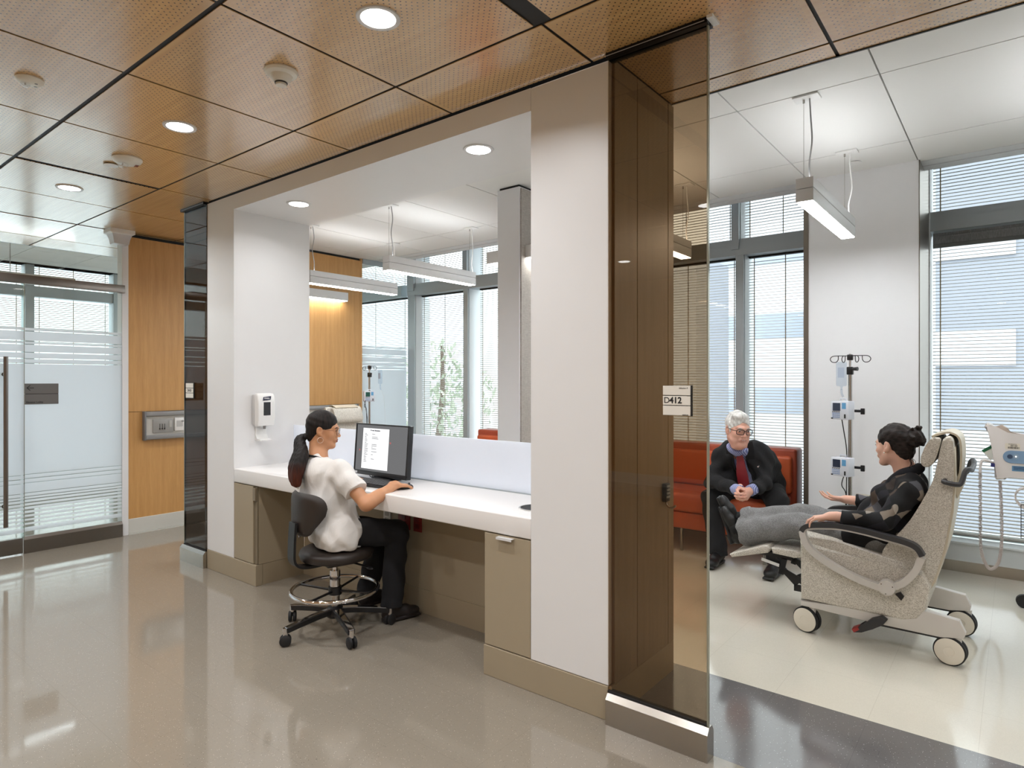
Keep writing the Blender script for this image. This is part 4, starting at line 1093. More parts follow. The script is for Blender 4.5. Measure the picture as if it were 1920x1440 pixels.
hr = side(loop([(-.352, 1.14), (-.374, 1.105), (-.396, 1.04), (-.394, 1.005), (-.376, .99), (-.350, 1.0), (-.326, 1.05), (-.308, 1.13), (-.318, 1.150), (-.345, 1.147)]), 3.985, 4.355, 'headrest', M['tweed'], bev=.012)
q = MB(); q.ribbon(bez([(x, 4.17, z) for x, z in ((-.35, 1.150), (-.315, 1.166), (-.27, 1.176), (-.232, 1.15), (-.222, 1.08), (-.226, .98), (-.236, .93))], 8), (0, 1, 0), .30, .010); q.build('headrest_flap', M['pale_vinyl'], hr, angle=60)
q = MB(); q.prism([(-.262, .945), (-.236, .955), (-.216, .94), (-.216, .89), (-.238, .832), (-.258, .88)], 'y', 4.02, 4.32, .008); q.build('counterweight', M['pale_vinyl'], hr, angle=40)
q = MB(); pth = bez([(-.285, 3.935, .935), (-.285, 3.90, .932), (-.235, 3.892, .925), (-.215, 3.90, .935), (-.200, 3.92, .99), (-.185, 3.95, 1.0), (-.18, 4.05, .985)], 8)
q.tube(pth, .0125, 10); mir = [(p[0], 8.34-p[1], p[2]) for p in pth]; q.tube(mir, .0125, 10); q.tube([pth[-1], mir[-1]], .0125, 10); q.build('push_handle', M['pad_k'], rec)
# arms
lowp = [(-.952, .590), (-.946, .560), (-.930, .520), (-.882, .472), (-.786, .418), (-.667, .373), (-.575, .352), (-.524, .357), (-.457, .398), (-.405, .468), (-.380, .54)]
topp = [(-.955, .588), (-.940, .612), (-.909, .626), (-.84, .638), (-.759, .645), (-.642, .636), (-.529, .618), (-.445, .603), (-.400, .583), (-.375, .545)]
def arm(y, s):
    q = MB(); q.ribbon(bez([(x, y, z) for x, z in lowp], 6), (0, 1, 0), .040, .034); q.ribbon(bez([(x, y, z-.012) for x, z in topp], 6), (0, 1, 0), .036, .014); a = q.build('armrest', M['frame_g'], rec, angle=40)
    q = MB(); q.ribbon(bez([(x, y, z+.004) for x, z in topp], 6), (0, 1, 0), [.05]*55, .026); q.build('arm_pad', M['pad_k'], a, angle=50)
    q = MB(); q.cyl((-.533, y-s*.012, .357), (-.533, y+s*.030, .357), .041, .039, seg=32); q.build('pivot_cover', M['frame_g'], a, angle=40)
    q = MB(); q.prism([(-.497, .33), (-.472, .345), (-.455, .325), (-.468, .30)], 'y', y, y+s*.012); q.build('release_tab', M['plastic_k'], a, angle=0)
    q = MB()
    for k in range(3):
        an = .4+2.1*k; q.cyl((-.533+.03*math.cos(an), y+s*.028, .357+.03*math.sin(an)), (-.533+.03*math.cos(an), y+s*.0312, .357+.03*math.sin(an)), .003, seg=8)
    q.build('screw', M['steel_v'], a)
arm(3.862, -1); arm(4.478, 1)
# base beams and casters
for y, nm in ((3.925, 0), (4.415, 1)):
    q = MB(); q.prism([(-.975, .180), (-.975, .150), (-.60, .138), (-.30, .134), (-.205, .150), (-.196, .178), (-.222, .236), (-.43, .262), (-.56, .20)], 'y', y-.022, y+.022, .005); bm_ = q.build('base_beam', M['frame_g'], rec, angle=30)
    q = MB(); q.box(-.62, -.28, y-.018, y+.018, .126, .136); q.build('beam_skirt', M['plastic_k'], bm_, angle=0)
q = MB(); q.box(-.95, -.40, 3.95, 4.39, .15, .185); q.build('base_pan', M['frame_g'], rec, angle=0)
def caster(x, y, tw):
    R_ = .0725; u = Vector((math.sin(tw), math.cos(tw), 0))
    c0 = Vector((x, y, R_))
    q = MB(); q.tube([(x+.03, y, .15), (x+.03, y, .115), (x, y, R_)], [.019, .019, .012], 12); c = q.build('caster', M['frame_g'], rec)
    for s in (-1, 1):
        q = MB(); q.lathe([(.045, -.011), (R_-.004, -.011), (R_, -.006), (R_, .006), (R_-.004, .011), (.045, .011)], c0+u*s*.017, u, 40); w = q.build('tyre', M['rubber'], c, angle=40)
        q = MB(); q.lathe([(0, 0), (R_-.009, 0), (R_-.007, -.002), (R_-.012, -.004), (.024, -.0055), (.022, -.0035), (0, -.004)][::1], c0+u*s*.0285, -u*s, 40)
        q.build('wheel_cover', simple('caster_cover', (222, 216, 202), .4) if 'cc' not in M else M['cc'], w, angle=40)
M['cc'] = simple('caster_cover', (222, 216, 202), .4)
caster(-.945, 3.93, .25); caster(-.945, 4.41, .1); caster(-.262, 3.93, .12); caster(-.243, 4.42, .1)
q = MB(); q.prism([(-.70, .088), (-.655, .115), (-.61, .165), (-.56, .19), (-.535, .175), (-.555, .145), (-.60, .115), (-.655, .082), (-.69, .074)], 'y', 3.865, 3.925, .006); pd = q.build('brake_pedal', simple('pedal_charcoal', (46, 47, 50), .45), rec, angle=30)
q = MB(); q.prism([(-.703, .090), (-.672, .108), (-.665, .096), (-.692, .074)], 'y', 3.863, 3.927, .003); q.build('red_tip', simple('pedal_red', (150, 44, 40), .45), pd, angle=30)
# leg rest and linkage
q = MB(); q.prism([(-1.42, .350), (-1.405, .333), (-1.185, .398), (-1.17, .425), (-1.19, .44), (-1.215, .436)], 'y', 3.99, 4.38, .010); q.build('foot_pad', M['tweed'], rec, angle=40)
q = MB(); q.prism([(-1.165, .432), (-1.155, .400), (-1.03, .395), (-.99, .40), (-.985, .425), (-1.03, .436)], 'y', 3.99, 4.38, .008); q.build('calf_pad', M['tweed'], rec, angle=40)
def bar(x0, z0, x1, z1, y, w=.032, th=.007):
    d = Vector((x1-x0, 0, z1-z0)); n = Vector((-d.z, 0, d.x)).normalized()*w/2
    return [(x0+n.x, z0+n.z), (x1+n.x, z1+n.z), (x1-n.x, z1-n.z), (x0-n.x, z0-n.z)], y-th/2, y+th/2
for y in (4.05, 4.32):
    q = MB()
    for s in (bar(-1.26, .385, -1.06, .375, y, .03), bar(-1.19, .372, -1.03, .22, y+.009, .034), bar(-1.10, .365, -1.12, .27, y-.009, .03), bar(-1.12, .30, -.97, .235, y-.009, .034), bar(-1.06, .245, -.97, .30, y, .03), bar(-1.05, .20, -.965, .20, y+.009, .04)): q.prism(s[0], 'y', s[1], s[2])
    lk_ = q.build('leg_linkage', M['plastic_k'], rec, angle=0)
    if y < 4.2:
        q = MB(); q.prism([(-1.235, .352), (-1.13, .33), (-1.132, .312), (-1.237, .334)], 'y', y-.012, y-.0085); q.build('warning_label', M['plastic_w'], lk_, angle=0)
q = MB(); q.box(-1.27, -1.05, 4.04, 4.33, .375, .392); q.build('pad_carrier', M['plastic_k'], rec, angle=0)
dup(rec, (-5.50, 4.33, 0), PI, 'empty beige recliner whose headrest shows behind the woman in white', 'treatment recliners')

# ================================================================== IV poles
M['bagfilm'] = glass('bag_film', (.86, .90, .94), .15); M['pump_face'] = simple('pump_pale_grey', (216, 220, 228), .4); M['pump_blue'] = simple('pump_blue', (96, 160, 205), .4)
M['lcd'] = simple('lcd_dark', (46, 54, 74), .15); M['lcd_g'] = simple('lcd_green', (34, 84, 76), .2)
def pump(root, px, py, pz, yaw, lcd):
    # body 0.13 wide, face looking along yaw
    T = Matrix.Translation((px, py, pz)) @ Matrix.Rotation(yaw, 4, 'Z')
    b = MB(); b.box(-.064, .064, -.045, .030, -.064, .064, .006, M=T); p = b.build('pump', M['pump_face'], root, angle=30)
    b = MB(); b.box(-.048, .006, -.0465, -.045, -.004, .050, M=T); b.build('display', lcd, p, angle=0)
    b = MB(); b.box(.018, .046, -.0465, -.045, .010, .052, M=T); b.build('blue_label', M['pump_blue'], p, angle=0)
    b = MB()
    for i in range(4):
        for j in range(3): b.box(-.050+.014*i, -.040+.014*i, -.047, -.045, -.026-.013*j, -.017-.013*j, M=T)
    b.build('keypad', simple('pump_keys', (150, 168, 200), .45), p, angle=0)
    b = MB()
    for i in range(4): b.cyl(T @ Vector((-.046+.0145*i, -.045, -.011)), T @ Vector((-.046+.0145*i, -.047, -.011)), .004, seg=10)
    b.box(-.060, -.046, -.047, -.045, -.060, -.052, M=T); b.box(.034, .044, -.0475, -.045, -.054, -.026, M=T); b.build('soft_key', M['ink'], p, angle=0)
    b = MB(); b.tube([T @ Vector((-.02, 0, .064)), T @ Vector((-.02, 0, .080)), T @ Vector((.02, 0, .080)), T @ Vector((.02, 0, .064))], .005, 8); b.build('carry_handle', M['pump_face'], p)
    return p
def iv_pole(x, y, lbl, pumps, bags, top=1.635, lcd=None, clamp=True):
    t = thing('infusion_pole', lbl, 'IV pole', (x, y, 0), 'infusion poles')
    b = MB(); b.cyl((x, y, .12), (x, y, 1.50), .0125, seg=18); b.build('pole', M['steel_v'], t)
    b = MB(); b.cyl((x, y, 1.45), (x, y, top), .008, seg=14); b.build('inner_rod', M['chrome'], t)
    b = MB(); b.box(x-.02, x+.02, y-.02, y+.02, 1.49, 1.545, .006); b.cyl((x+.015, y-.01, 1.53), (x+.05, y-.02, 1.53), .010, .014); b.build('height_knob', M['plastic_k'], t)
    b = MB(); b.box(x-.018, x+.018, y-.018, y+.018, top-.045, top-.005, .006); h0 = b.build('hook_hub', M['plastic_k'], t)
    for k in range(4):
        a = math.radians(2+90*k) if k % 2 == 0 else math.radians(62+90*k); R_ = .095 if k % 2 == 0 else .05; dx, dy = math.cos(a), math.sin(a)
        P = [(x, y, top-.015), (x+dx*R_*.7, y+dy*R_*.7, top-.013), (x+dx*R_*1.15, y+dy*R_*1.15, top-.016), (x+dx*R_*1.32, y+dy*R_*1.32, top-.035), (x+dx*R_*1.2, y+dy*R_*1.2, top-.055), (x+dx*R_*.95, y+dy*R_*.95, top-.058), (x+dx*R_*.80, y+dy*R_*.80, top-.042), (x+dx*R_*.78, y+dy*R_*.78, top-.014)]
        b = MB(); b.tube(bez(P, 6), .0028, 8); b.build('hook', M['plastic_k'], t)
    for bx, by in bags:
        g = thing('infusion_bag', 'clear fluid bag hanging on the %s' % ('pole beside the white pier' if x > -3 else 'far pole at the etched partition'), 'IV bag', (bx, by, 1.40), 'infusion bags')
        F = Field((bx-.05, by-.04, 1.37), (bx+.05, by+.04, 1.60), .0022)
        F.rbox((bx, by, 1.495), (.034, .011, .085), rad=.011, k=0); F.cap((bx, by, 1.412), (bx, by, 1.39), .008, .006, k=.01)
        F.build('film', M['bagfilm'], g)
        b = MB(); b.box(bx-.02, bx+.02, by-.0135, by-.012, 1.47, 1.54); b.build('label', simple('bag_print', (170, 182, 200), .5), g, angle=0)
        b = MB(); b.tube(bez([(bx, by, 1.39), (bx+.002, by, 1.36), (bx+.012, by, 1.335)], 5), [.009]*6+[.007]*5 if False else .0075, 10); b.build('drip_chamber', M['bagfilm'], g)
        b = MB(); b.tube(bez([(bx+.012, by, 1.335), (bx+.03, by+.004, 1.30), (bx+.05, by+.01, 1.25), (bx+.06, by+.02, 1.1), (bx+.065, by+.03, .85), (bx+.05, by+.02, .70)], 8), .0016, 6); b.build('drip_line', M['plastic_w'], g)
    for k, (dx, dy, z, yaw) in enumerate(pumps):
        pump(t, x+dx, y+dy, z, yaw, lcd or M['lcd'])
        if clamp:
            b = MB(); b.cyl((x+.01, y, z-.005), (x+.085, y-.012, z-.005), .0095, seg=12); b.box(x+.066, x+.092, y-.02, y-.002, z-.028, z+.014, .004); b.build('clamp_knob', M['plastic_k'], t)
            b = MB(); b.box(x-.03, x+.016, y-.02, y+.018, z-.022, z+.018, .004); b.build('clamp', M['steel_v'], t)
    zs = sorted(p[2] for p in pumps)
    b = MB()
    b.tube(bez([(x-.045, y-.04, zs[-1]-.06), (x-.035, y-.03, zs[-1]-.14), (x-.02, y-.02, zs[-1]-.26), (x-.018, y-.016, zs[-1]-.38), (x-.02, y-.02, .60), (x-.015, y-.02, .30)], 8), .0033, 8)
    b.tube(bez([(x-.03, y-.04, zs[0]-.06), (x-.045, y-.04, zs[0]-.13), (x-.02, y-.03, zs[0]-.2), (x-.03, y-.02, .45), (x-.01, y-.02, .28)], 8), .0033, 8); b.build('cable', M['rubber'], t)
    b = MB(); b.lathe([(0, .09), (.035, .09), (.04, .11), (.02, .135), (0, .135)], (x, y, 0)); b.build('base_hub', M['plastic_k'], t)
    for k in range(5):
        a = math.radians(20+72*k); dx, dy = math.cos(a), math.sin(a)
        b = MB(); b.ribbon([(x+dx*.02, y+dy*.02, .108), (x+dx*.15, y+dy*.15, .10), (x+dx*.27, y+dy*.27, .075)], (-dy, dx, 0), [.036, .032, .026], .02); l = b.build('base_leg', M['steel_v'], t, angle=30)
        q = Vector((x+dx*.272, y+dy*.272, .029)); b = MB(); b.cyl(q-Vector((-dy, dx, 0))*.012, q+Vector((-dy, dx, 0))*.012, .029, seg=20); b.cyl(q, q+Vector((0, 0, .046)), .007); b.build('caster', M['rubber'], l)
    return t
iv_pole(-.90, 4.90, 'steel infusion pole with two pumps in front of the white pier', [(-.035, -.045, 1.245, math.radians(-20)), (-.035, -.045, .855, math.radians(-20))], [(-.952, 4.885)])
iv_pole(-6.14, 4.94, 'steel infusion pole with one pump before the etched glass partition', [(.03, -.035, 1.26, math.radians(62))], [(-6.07, 5.045)], lcd=M['lcd_g'], clamp=False)

# ================================================================== vital signs cart
M['vs'] = simple('monitor_warm_white', (214, 208, 204), .4); M['vs_b'] = simple('monitor_blue_panel', (120, 148, 176), .35)
t = thing('vital_signs_cart', 'white vital signs monitor on a wheeled stand at the right edge', 'medical monitor', (.06, 5.22, 0))
y0 = 5.15
pr = [(-.162, 1.150), (-.150, 1.172), (-.130, 1.168), (-.095, 1.135), (-.045, 1.105), (.04, 1.092), (.15, 1.098), (.23, 1.125), (.262, 1.15), (.275, 1.13), (.235, 1.06), (.232, .825), (.215, .808), (.145, .812), (.115, .842), (-.03, .842), (-.055, .812), (-.10, .808), (-.108, .822), (-.112, 1.02), (-.122, 1.07)]
q = MB(); q.prism(pr, 'y', y0, y0+.13, .012, 3); hs = q.build('housing', M['vs'], t, angle=40)
q = MB(); q.prism([(-.125, 1.128), (-.10, 1.15), (-.07, 1.16), (-.04, 1.14), (-.03, 1.11), (.02, 1.10), (.02, 1.09)], 'y', y0+.05, y0+.12, .006); q.build('top_latch', simple('taupe_latch', (176, 160, 146), .5), t, angle=40)
def oval(x0, x1, z0, z1, n=10):
    r = (z1-z0)/2; zc = (z0+z1)/2
    return [(x0+r+r*math.cos(PI/2+PI*k/n), zc+r*math.sin(PI/2+PI*k/n)) for k in range(n+1)]+[(x1-r+r*math.cos(-PI/2+PI*k/n), zc+r*math.sin(-PI/2+PI*k/n)) for k in range(n+1)]
q = MB(); q.prism(oval(-.066, .16, .922, 1.002), 'y', y0-.004, y0+.002); q.build('control_panel', M['vs_b'], t, angle=0)
q = MB(); q.cyl((-.030, y0-.006, .964), (-.030, y0-.003, .964), .014); q.build('power_button', simple('button_navy', (52, 70, 96), .4), t)
q = MB(); q.cyl((.0, y0-.006, .966), (.0, y0-.003, .966), .015); q.build('status_ring', simple('ring_grey_blue', (140, 160, 178), .4), t)
q = MB(); q.cyl((.0, y0-.0075, .966), (.0, y0-.006, .966), .005); q.build('status_light', emission('status_led', (1, 1, 1), 1.2), t)
q = MB(); q.box(-.055, .022, y0-.0012, y0+.001, 1.012, 1.048); q.build('asset_label', simple('asset_label_ivory', (216, 208, 192), .5), t, angle=0)
text_part('lettering', 'BIOMEDICAL', .0075, facing((-.016, y0-.0015, 1.043), (0, -1, 0)), M['ink'], t, .01)
text_part('lettering', '087184', .0115, facing((-.010, y0-.0015, 1.033), (0, -1, 0)), M['ink'], t, .02)
q = MB(); rnd = random.Random(5); x = -.04
while x < .016: w = .0008+.0022*rnd.random(); q.box(x, x+w, y0-.0016, y0-.001, 1.015, 1.026); x += w+.0006+.001*rnd.random()
q.build('barcode', M['ink'], t, angle=0)
q = MB(); q.box(-.020, .10, y0-.0012, y0+.001, .872, .906); q.build('blue_label', simple('blue_label', (96, 136, 168), .5), t, angle=0)
q = MB()
for k in range(3): q.box(-.012, .045+.01*(k % 2), y0-.0016, y0-.001, .897-.008*k, .901-.008*k)
q.build('label_print', simple('label_navy', (36, 60, 96), .5), t, angle=0)
q = MB(); q.prism([(-.178, .990), (-.105, 1.042), (-.07, 1.0), (-.13, .925)], 'y', y0+.045, y0+.048); cd = q.build('instruction_card', simple('card_white', (226, 226, 216), .6), t, angle=0)
q = MB(); q.prism([(-.178, .990), (-.105, 1.042), (-.095, 1.028), (-.166, .976)], 'y', y0+.042, y0+.0449); q.build('green_band', simple('card_green', (20, 96, 60), .6), cd, angle=0)
q = MB(); q.tube(bez([(-.105, y0+.03, .905), (-.13, y0-.01, .925), (-.168, y0-.03, .932), (-.180, y0-.03, .90), (-.182, y0-.03, .85)], 6), .008, 10); q.build('probe_bracket', M['vs'], t)
q = MB(); q.box(-.128, -.106, y0-.012, y0+.03, .89, .915, .004); q.build('blue_clip', simple('clip_blue', (44, 48, 110), .4), t, angle=30)
cp = bez([(-.182, y0-.03, .85), (-.181, y0-.03, .594), (-.178, y0-.03, .36), (-.150, y0-.03, .256), (-.122, y0-.03, .235), (-.088, y0-.03, .282), (-.072, y0-.02, .404), (-.073, y0, .608), (-.080, y0+.02, .80)], 40)
hel = []; 
for i, p in enumerate(cp):
    tng = (cp[min(i+1, len(cp)-1)]-cp[max(i-1, 0)]).normalized(); u = Vector((0, 1, 0)); v = tng.cross(u).normalized()
    for k in range(3): a = 2*PI*(i+k/3)*.55; hel.append(p+(u*math.cos(a)+v*math.sin(a))*.0075)
q = MB(); q.tube(hel, .0032, 5); q.build('coiled_cord', simple('cord_taupe', (176, 166, 160), .5), t)
q = MB(); q.cyl((.29, y0+.07, .10), (.29, y0+.07, .70), .022); q.cyl((.29, y0+.07, .70), (.19, y0+.07, .82), .022); q.build('pole', M['steel_v'], t)
q = MB()
for dz in range(7): q.tube([(.025, y0-.05, .46+.035*dz), (.24, y0-.05, .46+.035*dz), (.24, y0+.05, .46+.035*dz), (.025, y0+.05, .46+.035*dz)], .0022, 6, True)
for xx in (.025, .08, .13, .18, .24): q.cyl((xx, y0-.05, .46), (xx, y0-.05, .67), .0022, seg=6)
q.build('wire_basket', M['plastic_k'], t)
q = MB()
for k in range(4): q.torus((.055+.006*k, y0-.03-.008*k, .72-.004*k), .06+.006*k, .0042, (0.25, 1, 0.1*k), 32, 8)
q.build('looped_cable', M['vs'], t)
for k in range(5):
    a = math.radians(186+72*k); dx, dy = math.cos(a), math.sin(a); cx, cy = .29, y0+.07
    q = MB(); q.ribbon([(cx, cy, .115), (cx+dx*.13, cy+dy*.13, .11), (cx+dx*.25, cy+dy*.25, .095)], (-dy, dx, 0), [.05, .045, .04], .03); l = q.build('base_leg', M['vs'], t, angle=30)
    w = Vector((cx+dx*.25, cy+dy*.25, .042)); q = MB(); q.cyl(w-Vector((-dy, dx, 0))*.014, w+Vector((-dy, dx, 0))*.014, .042, seg=24); q.build('caster', M['rubber'], l)
# ================================================================== people
def V(*a): return Vector(a)
def skin_mat(name, rgb, rough=.48):
    t = NT(name); f = t.noise(t.obj(), 24, 3); c = lin(rgb)
    cc = t.mixc(f, tuple(v*.93 for v in c[:3])+(1,), tuple(min(1, v*1.05) for v in c[:3])+(1,))
    return t.done(t.bsdf(cc, rough, sss=.12))
def hair_mat(name, a, b, axis=(1, 1, .15), sc=90):
    t = NT(name); f = t.noise(t.mapping(t.obj(), axis), sc, 3)
    c = t.ramp(f, [(.3, lin(a)), (.7, lin(b))])
    return t.done(t.bsdf(c, .6, spec=.25, bump=f, bstr=.6, bdist=.004))
def cloth_mat(name, rgb, rough=.85, var=.05, sc=40, bump=.08, fold=0):
    t = NT(name); f = t.noise(t.obj(), sc, 3); g = t.noise(t.obj(), 500, 1); c = lin(rgb)
    if fold:
        n = t.new('TexNoise'); t.link(t.mapping(t.obj(), (1, 1, .55), (0, 0, 0), (.3, .5, 0)), n.inputs['Vector']); n.inputs['Scale'].default_value = 12; n.inputs['Detail'].default_value = 3; n.inputs['Distortion'].default_value = 1.6
        cc = t.mixc(f, tuple(v*(1-var) for v in c[:3])+(1,), tuple(min(1, v*(1+var)) for v in c[:3])+(1,))
        return t.done(t.bsdf(cc, rough, bump=n.outputs['Fac'], bstr=fold, bdist=.02))
    cc = t.mixc(f, tuple(v*(1-var) for v in c[:3])+(1,), tuple(min(1, v*(1+var)) for v in c[:3])+(1,))
    return t.done(t.bsdf(cc, rough, bump=g, bstr=bump, bdist=.002))

class Frame:
    def __init__(s, o, f, up=(0, 0, 1), k=1.0):
        s.o = Vector(o); s.f = Vector(f).normalized(); u = Vector(up); s.r = s.f.cross(u).normalized(); s.u = s.r.cross(s.f).normalized(); s.k = k
    def __call__(s, r, f, u): return s.o+(s.r*r+s.f*f+s.u*u)*s.k
    def rot(s): return [list(s.r), list(s.f), list(s.u)]
    def tilt(s, r, f, u):       # rows for an ellipsoid whose axes are turned about r by angle f etc. (small helper)
        m = Matrix((s.r, s.f, s.u)); return [list(v) for v in m]
    def local(s, P):            # numpy points -> (r,f,u)
        Q = (P-np.array(s.o))/s.k
        return Q @ np.array(s.r), Q @ np.array(s.f), Q @ np.array(s.u)

def head(F, h, male=False, ears=True, mouth_open=0):
    k = h.k; R = h.rot()
    E = lambda c, r, kk=.015, op='+': F.ell(h(*c), [v*k for v in r], R, kk*k, op)
    C = lambda a, b, ra, rb=None, kk=.012, op='+': F.cap(h(*a), h(*b), ra*k, (ra if rb is None else rb)*k, kk*k, op)
    E((0, -.012, .036), (.073, .094, .086), 0)
    E((0, .030, -.026), (.058 if not male else .062, .056, .080), .03)
    jw = .050 if male else .044; jd = .088 if not male else .088
    for s in (-1, 1):
        C((s*jw, .002, -.052), (s*.018, .060, -jd-.010), .024 if male else .020, .020 if male else .017, .025)
        E((s*.038, .056, -.026), (.024, .022, .022), .02)                 # cheek
        if male: E((s*.040, .040, -.070), (.024, .03, .026), .02)          # jowl
    E((0, .070, -.098), (.021, .017, .017), .018)                          # chin
    if male: E((0, .020, -.115), (.05, .045, .03), .03)                    # soft chin
    C((-.036, .074, .022), (0, .083, .018), .011, .011, .016); C((.036, .074, .022), (0, .083, .018), .011, .011, .016)
    C((0, .086, .004), (0, .105, -.030), .0075, .0105, .012)               # nose
    for s in (-1, 1):
        E((s*.0125, .094, -.034), (.0085, .010, .0075), .007)
        E((s*.031, .097, .001), (.017, .015, .013), .012, '-')             # eye socket
        E((s*.031, .0735, .001), (.0150, .0150, .0135), .004)              # lids over the ball
    E((0, .083, -.060), (.027, .014, .016), .015)                          # mouth mound
    C((-.021, .0865, -.0585), (0, .0945, -.0565), .0034, .0046, .006); C((.021, .0865, -.0585), (0, .0945, -.0565), .0034, .0046, .006)
    lo = -.0675-mouth_open
    C((-.018, .0855, lo+.001), (0, .0930, lo), .0036, .0052, .006); C((.018, .0855, lo+.001), (0, .0930, lo), .0036, .0052, .006)
    C((-.020, .0955, -.0622-mouth_open*.5), (.020, .0955, -.0622-mouth_open*.5), .0022+mouth_open*.45, None, .003, '-')
    if ears:
        for s in (-1, 1):
            F.ell(h(s*.074, -.010, -.004), [.011*k, .019*k, .032*k], R, .008*k)
            F.ell(h(s*.084, -.006, .002), [.007*k, .010*k, .016*k], R, .005*k, '-')
            F.ell(h(s*.075, .001, -.030), [.008*k, .008*k, .011*k], R, .006*k)

def face_select(h):
    def f(P):
        r, q, u = h.local(P)
        lip = (q > .080) & (((r/.0225)**2+((u+.0622)/.0098)**2) < 1)
        return np.where(lip, 1, 0)
    return f

def eyes(h, root, iris=(50, 34, 24), brow=(30, 24, 20), browk=1):
    k = h.k
    for s in (-1, 1):
        b = MB(); b.ell(h(s*.031, .0755, .001), (.0122*k,)*3, u=20, v=14); e = b.build('eye', M['eye_white'], root)
        d = (h.f*.98+h.r*(-.0)).normalized(); c = h(s*.031, .0755, .001)
        b = MB(); b.lathe([(0, .0126*k), (.0048*k, .01235*k), (.0055*k, .0112*k), (0, .0110*k)], c, d, 18); b.build('iris', simple('iris', iris, .15), e)
        b = MB(); b.tube(bez([h(s*.016, .0895, .019), h(s*.030, .0905, .0245), h(s*.046, .079, .019)], 6), [.0026*k*browk]*7+[.0028*k*browk]*3+[.0016*k*browk]*3, 8); b.build('eyebrow', simple('eyebrow', brow, .8), root)
        b = MB(); b.tube(bez([h(s*.0185, .0888, .0035), h(s*.031, .0915, .0075), h(s*.0445, .0845, .0028)], 6), .0012*k, 6); b.build('eyelashes', simple('eyelash', brow, .8), root)

def spectacles(h, root, rgb, rect, thick=.0016, name='spectacles'):
    k = h.k; m = simple('spectacle_frame', rgb, .3); b = MB()
    for s in (-1, 1):
        P = []
        for i in range(24):
            a = 2*PI*i/24; n = 3.4 if rect else 2.2
            cx = math.copysign(abs(math.cos(a))**(2/n), math.cos(a)); cz = math.copysign(abs(math.sin(a))**(2/n), math.sin(a))
            wx, wz = (.026, .0175) if rect else (.0245, .022)
            x = s*.0325+wx*cx; P.append(h(x, .104-.9*max(0, abs(x)-.02)**1.5*1.6, -.002+wz*cz))
        b.tube(P, thick*k, 8, True)
        b.tube(bez([h(s*.058, .094, .006), h(s*.073, .06, .006), h(s*.077, .0, .010), h(s*.078, -.018, .004)], 6), thick*.85*k, 6)
    b.tube(bez([h(-.0075, .104, .002), h(0, .1075, .006), h(.0075, .104, .002)], 4), thick*k, 8)
    g = b.build(name, m, root)
    for s in (-1, 1):
        q = MB(); q.prism([(.0235*math.cos(2*PI*i/20), .0165*math.sin(2*PI*i/20)) for i in range(20)], 'z', -.0004, .0004)
        T = facing(h(s*.0325, .1035, -.002), h.f+h.r*s*.12, h.u)
        bmesh.ops.transform(q.bm, matrix=T, verts=q.bm.verts); q.build('lens', M['spec_lens'], g, angle=0)
    return g
M['spec_lens'] = glass('spectacle_lens', (.97, .98, .98), 0, 1.3)
M['eye_white'] = simple('eye_white', (226, 222, 216), .2)

def hand(F, wr, fwd, palm, thumb, curl, k=1.0, spread=.10, tcurl=.5, topen=.6):
    # wr wrist, fwd along the fingers, palm = outward palm normal, thumb = direction of the thumb side
    f = Vector(fwd).normalized(); p = Vector(palm); p = (p-f*p.dot(f)).normalized(); s = Vector(thumb); s = (s-f*s.dot(f)-p*s.dot(p)).normalized()
    L = [(.030, .088, (.040, .024, .019), .0082), (.010, .092, (.044, .028, .020), .0085), (-.010, .088, (.041, .026, .019), .0080), (-.029, .078, (.032, .019, .017), .0070)]
    w = Vector(wr)
    F.cap(w-f*.03*k, w+f*.02*k, .0235*k, .024*k, .012*k)
    for i, (off, pl, ph, r) in enumerate(L):
        kn = w+(f*pl+s*off-p*(.004 if i in (1, 2) else 0))*k
        F.cap(w+(f*.012+s*off*.55)*k, kn, .0145*k, .0105*k, .010*k)
        cu = curl[i] if isinstance(curl, (list, tuple)) else curl
        d = (f+s*(off/.03)*spread).normalized(); a = kn; ang = 0
        for j, l in enumerate(ph):
            ang += cu*(.75, 1.0, .7)[j]
            dd = d*math.cos(ang)+p*math.sin(ang)
            b = a+dd*l*k
            F.cap(a, b, r*k*(1, .93, .86)[j], r*k*(.93, .86, .76)[j], .0025*k if j else .004*k)
            a = b
    # fleshy thumb base and the thumb leaving the side of the palm
    t0 = w+(f*.022+s*.018+p*.008)*k
    d = (f*.62+s*topen+p*.25).normalized(); t1 = t0+d*.040*k
    F.cap(t0, t1, .0155*k, .0115*k, .010*k)
    d2 = (d*1.0+f*.35+p*tcurl*.6-s*.25*tcurl).normalized(); t2 = t1+d2*.032*k
    F.cap(t1, t2, .0102*k, .0092*k, .004*k)
    d3 = (d2+p*tcurl*.4-s*.3*tcurl).normalized(); F.cap(t2, t2+d3*.024*k, .0092*k, .0076*k, .003*k)

def torso(F, P, C, U, N, rv, wid=1.0, off=0, female=False, clip=None, belly=0, fv=None):
    r = Vector(rv).normalized(); P, C, U, N = map(Vector, (P, C, U, N))
    for s in (-1, 1):
        F.cap(P+r*s*.070*wid, P-r*s*.03*wid+(C-P)*.02, .098*wid+off, .10*wid+off, .03, clip=clip)
        F.cap(P+r*s*.055*wid+(C-P)*.25, C+r*s*.060*wid, .094*wid+off, .100*wid+off, .04, clip=clip)
        F.cap(C+r*s*.060*wid, U+r*s*.075*wid, .098*wid+off, .074*wid+off, .04, clip=clip)
        if female and fv is not None: F.ell(C+r*s*.065+Vector(fv)*.075+(U-C)*.25, (.062+off,)*3, None, .04, clip=clip)
    if belly and fv is not None: F.ell(P+(C-P)*.45+Vector(fv)*.07*belly, (.13*belly+off,)*3, None, .06, clip=clip)
    F.cap(U+(C-U)*.1, N, .070*wid+off, .050+off*.5, .04, clip=clip)
